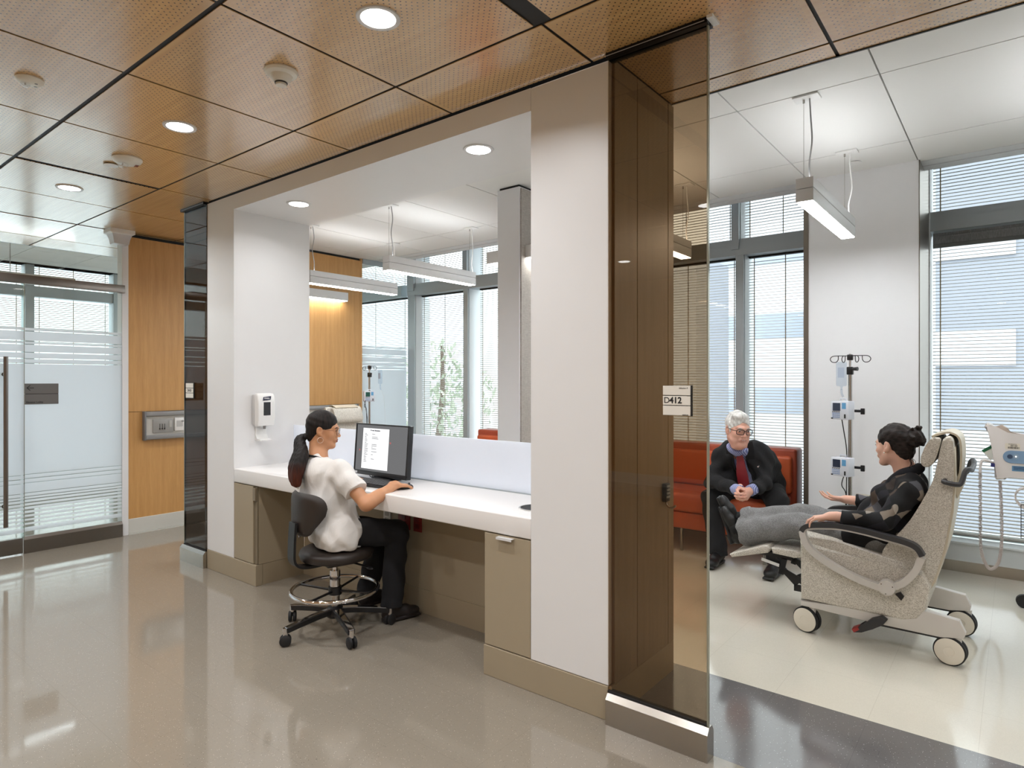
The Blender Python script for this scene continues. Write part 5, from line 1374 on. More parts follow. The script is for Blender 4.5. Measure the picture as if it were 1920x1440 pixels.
def limb(F, a, m, e, r, k=.02, off=0, clip=None):
    F.cap(a, m, r[0]+off, r[1]+off, k, clip=clip); F.cap(m, e, r[2]+off, r[3]+off, k, clip=clip)

def shoe(name, ank, heel, toe, up, mats, root, k=1.0, boot=False):
    ank, heel, toe = map(Vector, (ank, heel, toe)); up = Vector(up).normalized()
    pts = np.array([ank, heel, toe]); F = Field(pts.min(0)-.09, pts.max(0)+.09, .0036)
    d = (toe-heel).normalized(); sd = d.cross(up).normalized(); R = [list(sd), list(d), list(up)]
    L = (toe-heel).length
    F.ell(heel+d*.028+up*.032*k, (.033*k, .04*k, .036*k), R, .0)
    F.cap(heel+d*.035+up*.036*k, heel+d*L*.60+up*.032*k, .034*k, .038*k, .02)
    F.ell(heel+d*L*.76+up*.020*k, (.042*k, L*.25, .030*k), R, .02)
    F.cap(heel+d*.04+up*.05*k, ank, .036*k, .040*k, .03)
    F.cut(heel-up*.001, -up)
    F.rbox(heel+d*L*.5-up*.004, (.036*k, L*.5, .008), R, .006, .004); F.rbox(heel+d*.03-up*.008, (.033*k, .032, .012), R, .005, .003)
    F.cut(ank+(ank-(heel+d*.04)).normalized()*.012, ank-(heel+d*.04))
    return F.build(name, mats, root)
M['shoe'] = simple('black_leather', (20, 20, 20), .42)

# ------------------------------------------------------------------ woman in white at the desk
def make_staff():
    root_label = 'person in a white short-sleeved top seated on the stool, hand on the mouse'
    org = Vector((-3.11, 2.25, 0))
    P, C, U, N = V(-3.125, 2.262, .578), V(-3.165, 2.215, .77), V(-3.200, 2.190, .915), V(-3.222, 2.200, .985)
    Rs, Ls = V(-3.020, 2.222, .925), V(-3.372, 2.200, .920)
    Re, Rw = V(-2.832, 2.255, .760), V(-2.846, 2.478, .838)
    Le, Lw = V(-3.475, 2.300, .760), V(-3.300, 2.470, .840)
    rv = V(.94, -.16, 0).normalized(); fv = V(.25, .97, 0).normalized()
    Rh, Lh = P+V(.085, -.03, -.005), P+V(-.085, .03, -.005)
    Rk, Lk = V(-2.925, 2.560, .535), V(-3.130, 2.620, .505)
    Ra, La = V(-2.940, 2.535, .125), V(-3.195, 2.560, .150)
    h = Frame((-3.218, 2.244, 1.158), (.70, .70, -.10), (0.02, 0, 1), .915)
    sk = skin_mat('skin_warm_brown', (196, 142, 104)); lips = simple('lips_warm', (150, 84, 74), .4)
    F = Field((-3.56, 1.99, .02), (-2.70, 2.86, 1.30), .0034)
    head(F, h)
    F.cap(h(0, -.028, -.06), N+V(.008, .01, -.02), .050, .053, .03)
    torso(F, P, C, U, N, rv, .82, 0, True, None, 0, fv)
    F.cap(N+V(0, 0, -.05), Rs, .045, .050, .03); F.cap(N+V(0, 0, -.05), Ls, .045, .050, .03)
    limb(F, Rs, Re, Rw, (.046, .036, .037, .0250)); limb(F, Ls, Le, Lw, (.048, .038, .038, .0245))
    F.cap(Re+(Rw-Re)*.15, Re+(Rw-Re)*.45, .039, .035, .02)
    hand(F, Rw, (.10, 1, -.18), (0, -.1, -1), (-1, .15, 0), (.34, .30, .34, .40), .86, .12, .3, .5)
    hand(F, Lw, (.45, .85, -.15), (0, 0, -1), (1, -.3, 0), .32, .86)
    limb(F, Rh, Rk, Ra, (.078, .052, .05, .034)); limb(F, Lh, Lk, La, (.078, .052, .05, .034))
    for a, d in ((Ra, V(.22, .97, 0)), (La, V(-.02, 1, 0))): F.cap(a, a+d*.05+V(0, 0, -.07), .026, .018, .02)
    root = F.build('person', [sk, lips], None, org, face_select(h))
    tag(root, root_label, 'person')
    eyes(h, root)
    # hair: smooth cap and low ponytail with reddish ends
    hm = hair_mat('black_brown_hair', (16, 13, 12), (40, 32, 29))
    H = Field(h.o-V(.16, .16, .16), h.o+V(.16, .16, .16), .003)
    k = h.k
    H.ell(h(0, -.014, .040), [.0795*k, .1005*k, .0905*k], h.rot(), 0)
    H.ell(h(0, -.062, -.030), [.058*k, .044*k, .062*k], h.rot(), .03*k)
    H.ell(h(0, .105, -.055), [.078*k, .072*k, .112*k], h.rot(), .010*k, '-')
    for s in (-1, 1): H.ell(h(s*.084, .012, -.040), [.030*k, .034*k, .050*k], h.rot(), .008*k, '-')
    H.wrinkle(.0008, [(60, 40, 160, 0, 1), (90, -50, 120, 1, .7)])
    H.build('hair', hm, root)
    t = NT('ponytail_hair'); z = t.new('SeparateXYZ'); t.link(t.pos(), z.inputs[0]); n = t.noise(t.mapping(t.obj(), (1, 1, .08)), 150, 3)
    mz = t.new('MapRange'); mz.inputs[1].default_value = .99; mz.inputs[2].default_value = .86; t.link(z.outputs[2], mz.inputs[0])
    fac = t.math('MULTIPLY', mz.outputs[0], t.math('MULTIPLY', n, 1.05))
    c = t.mixc(fac, lin((22, 17, 15)), lin((120, 58, 38)))
    pm = t.done(t.bsdf(c, .6, spec=.25, bump=n, bstr=.6, bdist=.004))
    tie = h(0, -.108, -.052)
    path = bez([tie, tie+V(-.012, -.030, -.025), V(-3.245, 2.112, 1.03), V(-3.225, 2.074, .965), V(-3.215, 2.056, .905), V(-3.210, 2.058, .862)], 8)
    H = Field((-3.40, 1.96, .80), (-3.14, 2.26, 1.16), .0032)
    for i in range(len(path)-1):
        f0, f1 = i/len(path), (i+1)/len(path)
        rr = lambda f: .016+.034*min(1, f*2.2)*(1-.75*max(0, f-.62)/.38)
        for s in (-.6, 0, .6): H.cap(path[i]+rv*s*rr(f0)*.9, path[i+1]+rv*s*rr(f1)*.9, rr(f0)*.62, rr(f1)*.62, .012)
    H.wrinkle(.0011, [(260, 120, 14, 0, 1), (-190, 270, 10, 2, .8), (340, 220, 8, 1, .5)])
    pt = H.build('ponytail', pm, root)
    b = MB(); b.torus(tie+V(-.004, -.008, -.006), .0165, .006, tie-h(0, -.15, -.09), 24, 8); b.build('hair_tie', M['plastic_k'], pt)
    spectacles(h, root, (60, 52, 44), False, .0011)
    for s in (1, -1): b = MB(); b.torus(h(s*.079, .002, -.060), .018*k, .0017*k, h.f*.25+h.r, 28, 8); b.build('earring', simple('pale_gold', (222, 200, 186), .25, .8), root)
    # white top with short sleeves, vent and hem
    wm = cloth_mat('white_cotton', (220, 217, 213), .85, .03, fold=.28)
    S = Field((-3.56, 1.98, .44), (-2.70, 2.52, 1.04), .0042)
    torso(S, P, C, U, N, rv, .86, .022, True, None, 0, fv)
    for s, sh, el in ((1, Rs, Re), (-1, Ls, Le)):
        S.cap(N+V(0, 0, -.055), sh+V(0, 0, -.002), .058, .067, .035)
        d = (el-sh).normalized(); e = sh+(el-sh)*.62
        S.cap(sh, e+d*.05, .065, .072, .025, clip=[(e, d)])
    S.cap(Rh+V(0, 0, -.02), Lh+V(0, 0, -.02),   .130, .130, .04); S.cap(P+fv*.02+V(0, 0, -.03), P+V(0, 0, .10), .136, .120, .03)
    S.ell(h(0, -.02, -.115), (.060, .062, .040), None, .01, '-')
    S.cut((0, 0, .492), (0, 0, -1)); S.cap(P+V(.22, .05, -.13), P+V(.150, .0, .02), .045, .004, .004, '-')
    S.wrinkle(.0034, [(14, 30, 40, 0, 1), (-36, 22, 26, 1.3, .9), (50, 44, -34, 2, .6), (20, -60, 48, .4, .5)])
    S.build('top', wm, root)
    # dark strap round the neck
    b = MB(); b.ribbon(bez([N+V(-.064, .03, .005), N+V(-.045, -.045, .022), N+V(.012, -.062, .030), N+V(.062, -.028, .018), N+V(.080, .030, -.01), N+V(.085, .085, -.06)], 8), (0, 0, 1), .012, .005); b.build('neck_strap', cloth_mat('black_strap', (24, 24, 26)), root, angle=50)
    tm = cloth_mat('black_trousers', (20, 20, 24), .9)
    S = Field((-3.36, 2.0, .08), (-2.75, 2.76, .70), .0045)
    S.cap(Rh, Lh, .106, .106, .03); S.cap(P+V(0, 0, .02), P+V(-.005, -.01, .07), .098, .092, .04)
    for hh, kk, aa in ((Rh, Rk, Ra), (Lh, Lk, La)):
        d = (aa-kk).normalized(); e = aa+d*.03
        S.cap(hh, kk, .090, .070, .02)
        S.cap(kk, e+d*.05, .068, .066, .02, clip=[(e, d)])
    S.wrinkle(.0028, [(30, 26, 34, 0, 1), (-40, 30, 60, 2, .7)])
    S.cut((0, 0, .70), (0, 0, 1)); S.build('trousers', tm, root)
    sh_m = simple('dark_shoe', (34, 28, 28), .5)
    t = NT('patterned_sock'); v = t.new('TexVoronoi'); t.link(t.obj(), v.inputs['Vector']); v.inputs['Scale'].default_value = 70; sp = t.new('SeparateColor'); t.link(v.outputs['Color'], sp.inputs[0])
    NTsock = t.done(t.bsdf(t.ramp(sp.outputs[0], [(0, lin((40, 32, 30))), (.45, lin((196, 172, 132))), (.7, lin((120, 40, 36)))], 'CONSTANT'), .8))
    for a, d in ((Ra, V(.25, .97, 0)), (La, V(.05, 1, 0))):
        z0 = .02 if a is Ra else .045
        hl = V(a.x, a.y, z0)-d*.055; s_ = shoe('shoe', a+V(0, -.004, .012), hl, hl+d*.235, (0, 0, 1), sh_m, root, .98)
        b = MB(); b.tube([a+V(0, 0, -.03), a+V(0, 0, .0), a+V(0, -.0, .06), a+V(0, 0, .12)], [.040, .0375, .039, .042], 18); b.build('sock', NTsock, root)
    return root
make_staff()

# ------------------------------------------------------------------ man in the dark suit on the sofa
def make_man():
    org = Vector((-1.62, 5.2, 0))
    P, C, U, N = V(-1.680, 5.37, .60), V(-1.672, 5.18, .765), V(-1.668, 5.03, .865), V(-1.652, 4.925, .935)
    Rs, Ls = V(-1.850, 5.02, .838), V(-1.545, 5.06, .836)      # his right, his left
    Re, Le = V(-1.868, 4.865, .660), V(-1.482, 4.91, .672)
    Rw, Lw = V(-1.606, 4.732, .632), V(-1.528, 4.742, .640)
    Rh, Lh = P+V(-.10, -.02, -.03), P+V(.10, -.02, -.03)
    Rk, Lk = V(-1.905, 4.955, .505), V(-1.415, 5.01, .525)
    Ra, La = V(-1.85, 4.945, .115), V(-1.405, 4.945, .115)
    h = Frame((-1.636, 4.785, 1.083), (.72, -.69, -.12), (.03, .02, 1), 1.06)
    sk = skin_mat('skin_pink', (226, 172, 152)); lips = simple('lips_pink', (208, 146, 130), .45)
    F = Field((-2.02, 4.58, .03), (-1.24, 5.56, 1.26), .0036)
    head(F, h, True, True, .003)
    F.cap(h(0, -.03, -.06), N+V(0, .02, -.02), .060, .064, .03)
    rv = V(-1, 0, 0); fv = V(.02, -.75, -.45)
    torso(F, P, C, U, N, rv, 1.0, 0, False, None, .8, fv)
    F.cap(N+V(0, .05, -.05), Rs, .055, .06, .03); F.cap(N+V(0, .05, -.05), Ls, .055, .06, .03)
    limb(F, Rs, Re, Rw, (.055, .045, .044, .029)); limb(F, Ls, Le, Lw, (.055, .045, .044, .029))
    # clasped hands: the right over the left, fingers interlaced
    hand(F, Lw, (-.15, -.90, -.38), (-1, .15, 0), (.1, -.3, 1), (.86, .9, .9, .92), 1.0, .05, .7, .45)
    hand(F, Rw+V(0, 0, .012), (.15, -.90, -.38), (1, .15, 0), (-.1, -.3, 1), (.86, .9, .9, .92), 1.0, .05, .7, .45)
    limb(F, Rh, Rk, Ra, (.088, .06, .055, .038)); limb(F, Lh, Lk, La, (.088, .06, .055, .038))
    for a in (Ra, La): F.cap(a, a+V(0, -.05, -.07), .028, .020, .02)
    root = F.build('person', [sk, lips], None, org, face_select(h))
    tag(root, 'person with white hair in a dark suit and red tie leaning forward on the sofa', 'person')
    eyes(h, root, (70, 80, 90), (190, 186, 180), 1.1)
    b = MB(); b.tube(bez([h(-.013, .0925, -.0615), h(0, .0985, -.0600), h(.013, .0925, -.0615)], 4), .0022, 6); b.build('teeth', simple('teeth', (226, 220, 208), .3), root)
    k = h.k; hm = hair_mat('white_hair', (196, 194, 190), (236, 234, 230), (1, 1, .4), 70)
    H = Field(h.o-V(.17, .17, .17), h.o+V(.17, .17, .18), .0032)
    H.ell(h(0, -.014, .044), [.0800*k, .0990*k, .0900*k], h.rot(), 0); H.ell(h(.012, .040, .098), [.055*k, .046*k, .030*k], h.rot(), .02*k)
    H.ell(h(0, -.055, -.025), [.060*k, .045*k, .052*k], h.rot(), .03*k)
    H.ell(h(0, .098, -.045), [.073*k, .066*k, .106*k], h.rot(), .010*k, '-')
    for s in (-1, 1):
        H.ell(h(s*.086, .016, -.045), [.032*k, .038*k, .050*k], h.rot(), .008*k, '-'); H.cap(h(s*.070, .020, .01), h(s*.070, .022, -.022), .009*k, .006*k, .008*k)
    H.wrinkle(.0018, [(110, 60, 60, 0, 1), (-70, 120, 50, 1, .8), (160, -90, 120, 2, .5)])
    H.build('hair', hm, root)
    spectacles(h, root, (24, 20, 20), True, .0026)
    # blue striped shirt, tie, suit
    t = NT('blue_striped_shirt'); s = t.new('SeparateXYZ'); t.link(t.obj(), s.inputs[0])
    st = t.math('GREATER_THAN', t.math('FRACT', t.math('MULTIPLY', s.outputs[0], 95)), .6)
    shm = t.done(t.bsdf(t.mixc(st, lin((112, 122, 176)), lin((186, 192, 220))), .8))
    S = Field((-1.98, 4.62, .50), (-1.28, 5.52, 1.04), .0044)
    torso(S, P, C, U, N, rv, 1.0, .021, False, None, .82, fv)
    S.cap(N+V(0, .03, -.03), h(0, -.016, -.125), .070, .0640, .015, clip=[(h(0, .02, -.152), h.u*.8+h.f*.35)])
    for e, w in ((Re, Rw), (Le, Lw)):
        d = (w-e).normalized(); S.cap(e+(w-e)*.72, w+d*.03, .040, .043, .01, clip=[(w+d*.012, d)])
    S.build('shirt', shm, root)
    b = MB()
    c0 = h(0, .060, -.150)
    for s in (-1, 1):
        q = Frame(N+V(0, -.062, .004), (0, -1, .25), (0, 0, 1))
        b.prism([(0, 0)]*0 or [(s*.004, .004), (s*.045, .028), (s*.042, -.018), (s*.018, -.036)], 'z', -.002, .002)
    T = facing(N+V(.006, -.094, -.006), (.15, -.9, .30), (0, .3, 1)); bmesh.ops.transform(b.bm, matrix=T, verts=b.bm.verts); b.build('collar_point', shm, root, angle=0)
    tm = cloth_mat('dark_red_silk', (126, 26, 34), .45, .06)
    tp = [N+V(.008, -.092, -.030), V(-1.638, 4.845, .845), V(-1.628, 4.840, .77), V(-1.618, 4.850, .69), V(-1.610, 4.865, .615)]
    b = MB(); tt = bez(tp, 8); n = len(tt); b.ribbon(tt, (1, 0, 0), [.034+.050*min(1, i/(n*.6)) if i < n-3 else .084*(n-1-i)/3+.006 for i in range(n)], .010); tie = b.build('tie', tm, root, angle=60)
    b = MB(); b.prism([(-.022, .022), (.022, .022), (.015, -.022), (-.015, -.022)], 'z', -.010, .010, .005); bmesh.ops.transform(b.bm, matrix=facing(N+V(.008, -.095, -.018), (.1, -1, .2)), verts=b.bm.verts); b.build('knot', tm, tie, angle=50)
    jm = cloth_mat('charcoal_wool', (27, 27, 29), .9, .06, fold=.45)
    S = Field((-2.06, 4.62, .46), (-1.20, 5.60, 1.02), .0046)
    torso(S, P, C, U, N, rv, 1.14, .036, False, None, .86, fv)
    S.cap(N+V(0, .06, -.045), Rs+V(0, 0, .002), .072, .066, .05); S.cap(N+V(0, .06, -.045), Ls+V(0, 0, .002), .072, .066, .05)
    S.cap(P+V(0, 0, -.10), P+V(0, -.02, .12), .17, .165, .04)
    for sh, el, wr in ((Rs, Re, Rw), (Ls, Le, Lw)):
        d = (wr-el).normalized(); e = wr-d*.045
        S.cap(sh, el, .062, .056, .05); S.cap(el, e+d*.04, .057, .047, .02, clip=[(e, d)])
    S.cap(C+V(-.08, 0, -.03), Re+V(.07, .11, .0), .085, .065, .05); S.cap(C+V(.08, 0, -.03), Le+V(-.04, .12, 0), .085, .065, .05)
    # open front from the collar to the waist, lapels along both edges
    FR = [N+V(0, -.055, .005), U+fv*.115, C+fv*.150, P+(C-P)*.45+fv*.205]
    for i in range(3): S.cap(FR[i], FR[i+1], (.062, .066, .072)[i], (.066, .072, .085)[i], .006, '-')
    S.ell(h(0, .0, -.10), (.078, .085, .050), None, .006, '-')
    S.cut((0, 0, .50), (0, 0, -1))
    S.wrinkle(.0042, [(22, 26, 34, 0, 1), (-30, 24, 40, 1.2, .8), (44, -30, 30, 2, .5)])
    j = S.build('jacket', jm, root)
    for s in (-1, 1):
        b = MB(); o = V(0, -.012, .006); pts = bez([N+V(s*.050, .035, .045), N+V(s*.070, -.030, .015), U+fv*.118+V(s*.078, 0, 0), C+fv*.142+V(s*.076, 0, 0), C+(P-C)*.3+fv*.172+V(s*.074, 0, 0)], 6)
        n = len(pts); b.ribbon([p+o for p in pts], V(s, .25, .35), [.030+.034*min(1, i/8)*(1 if i < 15 else max(.1, (n-1-i)/(n-16))) for i in range(n)], .007); b.build('lapel', jm, j, angle=50)
    b = MB(); b.cyl(V(-1.520, 4.905, .805), V(-1.520, 4.885, .80), .005); b.build('lapel_pin', simple('silver_pin', (225, 225, 225), .2, .8), j)
    tr = cloth_mat('charcoal_trousers', (25, 25, 27), .9, .06)
    S = Field((-2.06, 4.82, .07), (-1.26, 5.60, .80), .0048)
    S.cap(Rh, Lh, .135, .135, .03)
    for hh, kk, aa in ((Rh, Rk, Ra), (Lh, Lk, La)):
        d = (aa-kk).normalized(); S.cap(hh, kk, .108, .080, .03); S.cap(kk, aa+d*.09, .079, .068, .02, clip=[(aa+d*.05, d)])
    S.wrinkle(.0035, [(26, 22, 30, 0, 1), (-34, 26, 50, 2, .7)])
    S.build('trousers', tr, root)
    lm = simple('black_shoe_leather', (26, 26, 27), .42)
    for a, d in ((Ra, V(.06, -1, 0)), (La, V(.02, -1, 0))):
        hl = V(a.x, a.y+.06, .022)-V(0, 0, 0); s_ = shoe('shoe', a, hl, hl+d*.285, (0, 0, 1), lm, root, 1.12)
        b = MB()
        for i in range(4):
            c = hl+d*(.125+.024*i)+V(0, 0, .083-.011*i); b.tube([c-V(.020, 0, .004), c+V(0, 0, .003), c+V(.020, 0, -.004)], .0022, 6)
        b.build('laces', M['rubber'], s_)
    return root
make_man()

# ------------------------------------------------------------------ woman in the recliner
def make_patient():
    org = Vector((-.62, 4.17, .5))
    P, C, U, N = V(-.580, 4.17, .590), V(-.505, 4.17, .735), V(-.468, 4.17, .860), V(-.478, 4.17, .935)
    Ls, Rs = V(-.445, 4.010, .845), V(-.478, 4.335, .845)           # her left is nearest
    Le, Lw = V(-.560, 3.925, .690), V(-.808, 3.880, .690)
    Re, Rw = V(-.640, 4.430, .695), V(-.835, 4.435, .700)
    Lh, Rh = V(-.61, 4.085, .555), V(-.61, 4.255, .555)
    Lk, Rk = V(-1.050, 4.095, .565), V(-1.050, 4.235, .600)
    La, Ra = V(-1.390, 4.125, .470), V(-1.395, 4.190, .530)
    h = Frame((-.542, 4.165, 1.078), (-.88, .47, -.06), (.10, 0, 1), .965)
    sk = skin_mat('skin_fair', (224, 178, 156)); lips = simple('lips_rose', (186, 106, 100), .4)
    F = Field((-1.60, 3.76, .34), (-.30, 4.56, 1.27), .0036)
    head(F, h)
    F.cap(h(0, -.03, -.06), N+V(0, 0, -.02), .050, .054, .03)
    rv = V(0, 1, 0); fv = V(-.9, 0, .35)
    torso(F, P, C, U, N, rv, .86, 0, True, None, 0, fv)
    F.cap(N+V(0, 0, -.05), Ls, .046, .05, .03); F.cap(N+V(0, 0, -.05), Rs, .046, .05, .03)
    limb(F, Ls, Le, Lw, (.050, .041, .040, .0255)); limb(F, Rs, Re, Rw, (.050, .041, .040, .0255))
    hand(F, Lw, (-1, -.08, -.22), (-.1, 0, -1), (-.1, 1, 0), (.48, .55, .55, .52), .95, .16, .4, .5)
    hand(F, Rw, (-1, .10, -.02), (-.15, -.1, 1), (-.2, -1, .55), (.42, .40, .36, .32), .92, .16, .2, .95)
    limb(F, Lh, Lk, La, (.080, .055, .052, .036)); limb(F, Rh, Rk, Ra, (.080, .055, .052, .036))
    F.cap(La, La+V(-.05, 0, .03), .030, .024, .02); F.cap(Ra, Ra+V(-.05, -.01, .03), .030, .024, .02)
    root = F.build('person', [sk, lips], None, org, face_select(h))
    tag(root, 'person with dark pinned-up hair lying back in the recliner, legs stretched out', 'person')
    eyes(h, root, (60, 44, 34), (34, 26, 22))
    k = h.k; hm = hair_mat('dark_brown_hair', (18, 15, 14), (48, 38, 34), (.3, 1, 1), 90)
    H = Field(h.o-V(.18, .17, .17), h.o+V(.22, .17, .18), .003)
    H.ell(h(0, -.018, .044), [.0810*k, .1030*k, .0920*k], h.rot(), 0); H.ell(h(0, -.066, -.020), [.060*k, .046*k, .062*k], h.rot(), .03*k)
    H.ell(h(0, .100, -.052), [.076*k, .070*k, .110*k], h.rot(), .010*k, '-')
    for s in (-1, 1): H.ell(h(s*.084, .010, -.045), [.030*k, .034*k, .052*k], h.rot(), .008*k, '-')
    H.ell(h(0, -.128, .052), [.050*k, .046*k, .050*k], h.rot(), .015*k)
    rnd = random.Random(4)
    for i in range(16):
        a = rnd.random()*2*PI; c = h(.038*math.cos(a), -.135+.02*rnd.random(), .052+.038*math.sin(a)); e = c+(h.r*math.cos(a+.8)-h.f*(.8+.5*rnd.random())+h.u*(math.sin(a+.8)+.25))*.020
        H.cap(c, e, .012, .007, .010)
    H.wrinkle(.0016, [(60, 140, 60, 0, 1), (90, -110, 100, 1, .8), (180, 60, -150, 2, .5)])
    H.build('hair', hm, root)
    b = MB()
    for i in range(9): b.tube(bez([h(.03*(rnd.random()-.5), -.085, -.05), h(.05*(rnd.random()-.5), -.10-.02*rnd.random(), -.085), h(.06*(rnd.random()-.5), -.085-.03*rnd.random(), -.12-.02*rnd.random())], 5), .0011, 5)
    b.build('loose_strands', hm, root)
    for s in (-1, 1): b = MB(); b.ell(h(s*.084, .002, -.040), (.0042,)*3); b.build('earring', simple('pearl', (235, 228, 212), .25), root)
    # patchwork cardigan
    t = NT('patchwork_knit'); p = t.mapping(t.obj(), (17, 19, 15), (0, 0, 0), (.25, .55, .15))
    dn = t.new('TexNoise'); t.link(t.obj(), dn.inputs['Vector']); dn.inputs['Scale'].default_value = 14
    dv = t.new('VectorMath', operation='MULTIPLY_ADD'); t.link(dn.outputs['Color'], dv.inputs[0]); dv.inputs[1].default_value = (.5, .5, .5); t.link(p, dv.inputs[2])
    fl = t.new('VectorMath', operation='FLOOR'); t.link(dv.outputs[0], fl.inputs[0])
    wn = t.new('TexWhiteNoise'); t.link(fl.outputs[0], wn.inputs['Vector'])
    c = t.ramp(wn.outputs['Value'], [(0, lin((18, 18, 20))), (.40, lin((34, 34, 40))), (.55, lin((82, 68, 58))), (.66, lin((22, 22, 25))), (.76, lin((140, 128, 114))), (.84, lin((92, 92, 98))), (.91, lin((58, 48, 42))), (.96, lin((170, 162, 150)))], 'CONSTANT')
    g = t.noise(t.obj(), 420, 2); cm = t.done(t.bsdf(t.mixc(t.math('MULTIPLY', g, .35), c, lin((10, 10, 11))), .9, bump=g, bstr=.2, bdist=.002))
    S = Field((-1.02, 3.78, .44), (-.28, 4.58, 1.02), .0042)
    torso(S, P, C, U, N, rv, .89, .020, True, None, 0, fv)
    for sh, el, wr in ((Ls, Le, Lw), (Rs, Re, Rw)):
        S.cap(N+V(0, 0, -.05), sh, .054, .060, .03); d = (wr-el).normalized(); e = el+(wr-el)*(.80 if sh is Ls else .72)
        S.cap(sh, el, .056, .050, .03); S.cap(el, e+d*.04, .049, .039, .02, clip=[(e, d)])
    for s_ in (-1, 1): S.cap(P+V(-.02, s_*.09, .0), P+V(-.17, s_*.10, -.040), .112, .098, .03, clip=[(P+V(-.20, 0, 0), V(-1, 0, -.4).normalized())])
    S.cap(P+V(.06, 0, -.02), P+V(-.03, 0, .08), .125, .12, .04)
    S.ell(h(0, .02, -.135), (.066, .066, .040), None, .006, '-')
    S.wrinkle(.0032, [(30, 22, 36, 0, 1), (-36, 26, 30, 1.5, .8), (40, 44, -30, 2, .6)])
    S.build('cardigan', cm, root)
    # draped shawl collar down the front
    b = MB(); q = bez([N+V(.030, -.052, .012), N+V(-.02, -.066, -.006), N+V(-.075, -.062, -.06), N+V(-.125, -.055, -.15), N+V(-.165, -.055, -.25)], 8)
    b.tube(q, [.030-.0004*i for i in range(len(q))], 12); q2 = [V(p_.x, 8.34-p_.y, p_.z) for p_ in q]; b.tube(q2, [.030-.0004*i for i in range(len(q))], 12); b.tube(bez([q[1], q[0], N+V(.050, -.030, .022), N+V(.056, 0, .026), N+V(.050, .030, .022), q2[0], q2[1]], 5), .029, 12)
    b.build('shawl_collar', cloth_mat('navy_black_knit', (24, 24, 30), .9), root)
    t = NT('grey_tweed_trousers'); n = t.noise(t.obj(), 260, 3); big = t.noise(t.obj(), 12, 2)
    c = t.ramp(t.math('ADD', t.math('MULTIPLY', n, .8), t.math('MULTIPLY', big, .2)), [(.35, lin((96, 96, 96))), (.65, lin((146, 146, 146)))])
    gm = t.done(t.bsdf(c, .9, bump=n, bstr=.15, bdist=.002))
    S = Field((-1.46, 3.95, .38), (-.46, 4.40, .74), .0044)
    S.cap(Lh, Rh, .105, .105, .03)
    for hh, kk, aa in ((Lh, Lk, La), (Rh, Rk, Ra)):
        d = (aa-kk).normalized(); e = aa-d*.005
        S.cap(hh, kk, .096, .074, .03); S.cap(kk, e+d*.06, .074, .082, .03, clip=[(e, d)]); S.cap(e-d*.045, e+d*.06, .086, .086, .003, clip=[(e, d), (e-d*.045, -d)])
    S.wrinkle(.0034, [(40, 20, 30, 0, 1), (-24, 34, 44, 2, .8), (60, 10, -40, 1, .5)])
    S.build('trousers', gm, root)
    for a, tp, hl in ((La, V(-1.515, 4.13, .600), V(-1.435, 4.125, .392)), (Ra, V(-1.535, 4.16, .655), V(-1.450, 4.185, .455))):
        d = (tp-hl).normalized(); up = V(1, 0, .35); up = (up-d*up.dot(d)).normalized()
        shoe('shoe', a+V(.015, 0, -.002), hl, hl+d*.245, up, M['shoe'], root, .96)
        b = MB(); b.tube(bez([a+V(.04, 0, -.005), a, a+V(-.03, 0, .012), a+V(-.045, 0, .0)], 5), [.043]*10+[.045]*6, 18); b.build('sock', cloth_mat('black_sock', (22, 22, 23)), root)
    return root
make_patient()
# ================================================================== outside
M['facade'] = simple('pale_concrete', (196, 199, 205), .8, var=.03, vs=.3); M['facade_d'] = simple('blue_grey_panel', (138, 142, 150), .6, var=.04, vs=.3); M['facade_w'] = simple('facade_glass', (150, 158, 170), .3)
b = MB(); b.box(-60, 60, 6.6, 90, -4.2, -4.0); b.box(-60, FARX-.4, -40, 6.6, -4.2, -4.0); g = b.build('ground', simple('pale_paving', (168, 170, 174), .9), angle=0); g['kind'] = 'structure'
def building(x0, x1, y0, y1, h, lbl, bands, dark=False):
    t = thing('building', lbl, 'building', ((x0+x1)/2, y0, -4), 'buildings outside the windows')
    b = MB(); b.box(x0, x1, y0, y1, -4, h); b.build('facade', M['facade_d'] if dark else M['facade'], t, angle=0)
    for z in bands:
        b = MB(); b.box(x0+.6, x1-.6, y0-.05, y0, z, z+1.1); b.build('window_band', M['facade_w'] if not dark else M['facade'], t, angle=0)
building(-3.4, .6, 24, 32, 9.5, 'blue grey building outside, behind the vital signs cart', (-1.2, 1.9, 5.2), True)
building(-17, -6.3, 30, 40, 12, 'pale concrete building outside, behind the sofa window', (0, 3.4, 6.8))
building(-9.5, -8.2, 20, 23, 5.6, 'narrow blue grey tower outside, left of the seated man', (), True)
building(-60, -40, 30, 44, 10, 'distant pale building outside the left bay windows', (0, 3.4))
bld = random.Random(11)
t = thing('tree', 'leafy tree outside the window behind the computer monitor', 'tree', (-15, 15, -4))
b = MB(); b.tube(bez([(-15, 15, -4), (-15.1, 15, -1), (-15, 15.1, 1), (-14.9, 15, 2.6)], 5), [.13-.005*i for i in range(16)], 10); b.build('trunk', simple('bark', (96, 82, 70), .9), t)
b = MB()
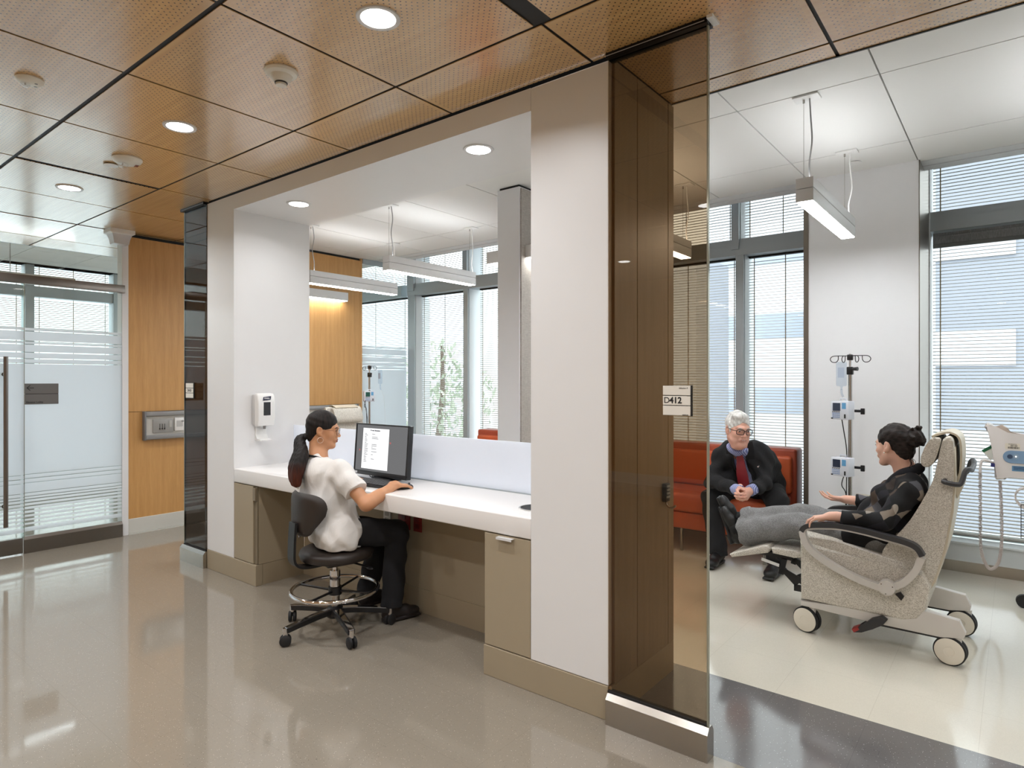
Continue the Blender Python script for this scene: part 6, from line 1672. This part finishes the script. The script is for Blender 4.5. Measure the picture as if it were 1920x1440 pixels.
for i in range(900):
    a = bld.random()*2*PI; ph = math.acos(2*bld.random()-1); r = 1.9*bld.random()**.4
    c = Vector((-15+r*math.sin(ph)*math.cos(a), 15+r*math.sin(ph)*math.sin(a), .9+1.25*r*math.cos(ph)*.8))
    m = Euler((bld.random()*6, bld.random()*6, bld.random()*6)).to_matrix(); s = .09+.07*bld.random()
    vs = [b.bm.verts.new(c+m @ Vector(p)*s) for p in ((-1, 0, 0), (0, -.45, .1), (1, 0, 0), (0, .45, .1))]
    b.bm.faces.new(vs)
b.build('foliage', simple('leaf_green', (150, 160, 140), .7), t, angle=0)

# ================================================================== light
w = bpy.data.worlds.new('sky'); SC.world = w; w.use_nodes = True
nt = w.node_tree; bg = nt.nodes['Background']
# overcast sky: about three times brighter overhead than at the horizon
tc = nt.nodes.new('ShaderNodeTexCoord'); sx_ = nt.nodes.new('ShaderNodeSeparateXYZ'); nt.links.new(tc.outputs['Generated'], sx_.inputs[0])
mr = nt.nodes.new('ShaderNodeMapRange'); mr.inputs[1].default_value = 0; mr.inputs[2].default_value = 1; mr.inputs[3].default_value = 1.6; mr.inputs[4].default_value = 6
nt.links.new(sx_.outputs[2], mr.inputs[0]); nt.links.new(mr.outputs[0], bg.inputs[1])
bg.inputs[0].default_value = (.93, .96, 1, 1)
sun = bpy.data.lights.new('sun', 'SUN'); sun.energy = .8; sun.angle = math.radians(6); sun.color = (1, .96, .9)
o = bpy.data.objects.new('sun', sun); COL.objects.link(o); o.rotation_euler = (math.radians(48), 0, math.radians(200))

# ================================================================== camera
cam = bpy.data.cameras.new('camera'); co = bpy.data.objects.new('camera', cam); COL.objects.link(co)
cam.sensor_width = 36; cam.lens = 1187.4/1920*36; cam.shift_y = -6.6/1920; cam.clip_start = .05; cam.clip_end = 300
co.location = (0, 0, 1.45); co.rotation_euler = (PI/2, 0, math.radians(38.51))
SC.camera = co
SC.view_settings.view_transform = 'Standard'; SC.view_settings.look = 'None'; SC.view_settings.gamma = 1; SC.view_settings.use_curve_mapping = False
SC.view_settings.exposure = .38
SC.cycles.use_denoising = True; SC.cycles.max_bounces = 10; SC.cycles.transparent_max_bounces = 24; SC.cycles.sample_clamp_indirect = 6
SC.cycles.caustics_reflective = False; SC.cycles.caustics_refractive = False
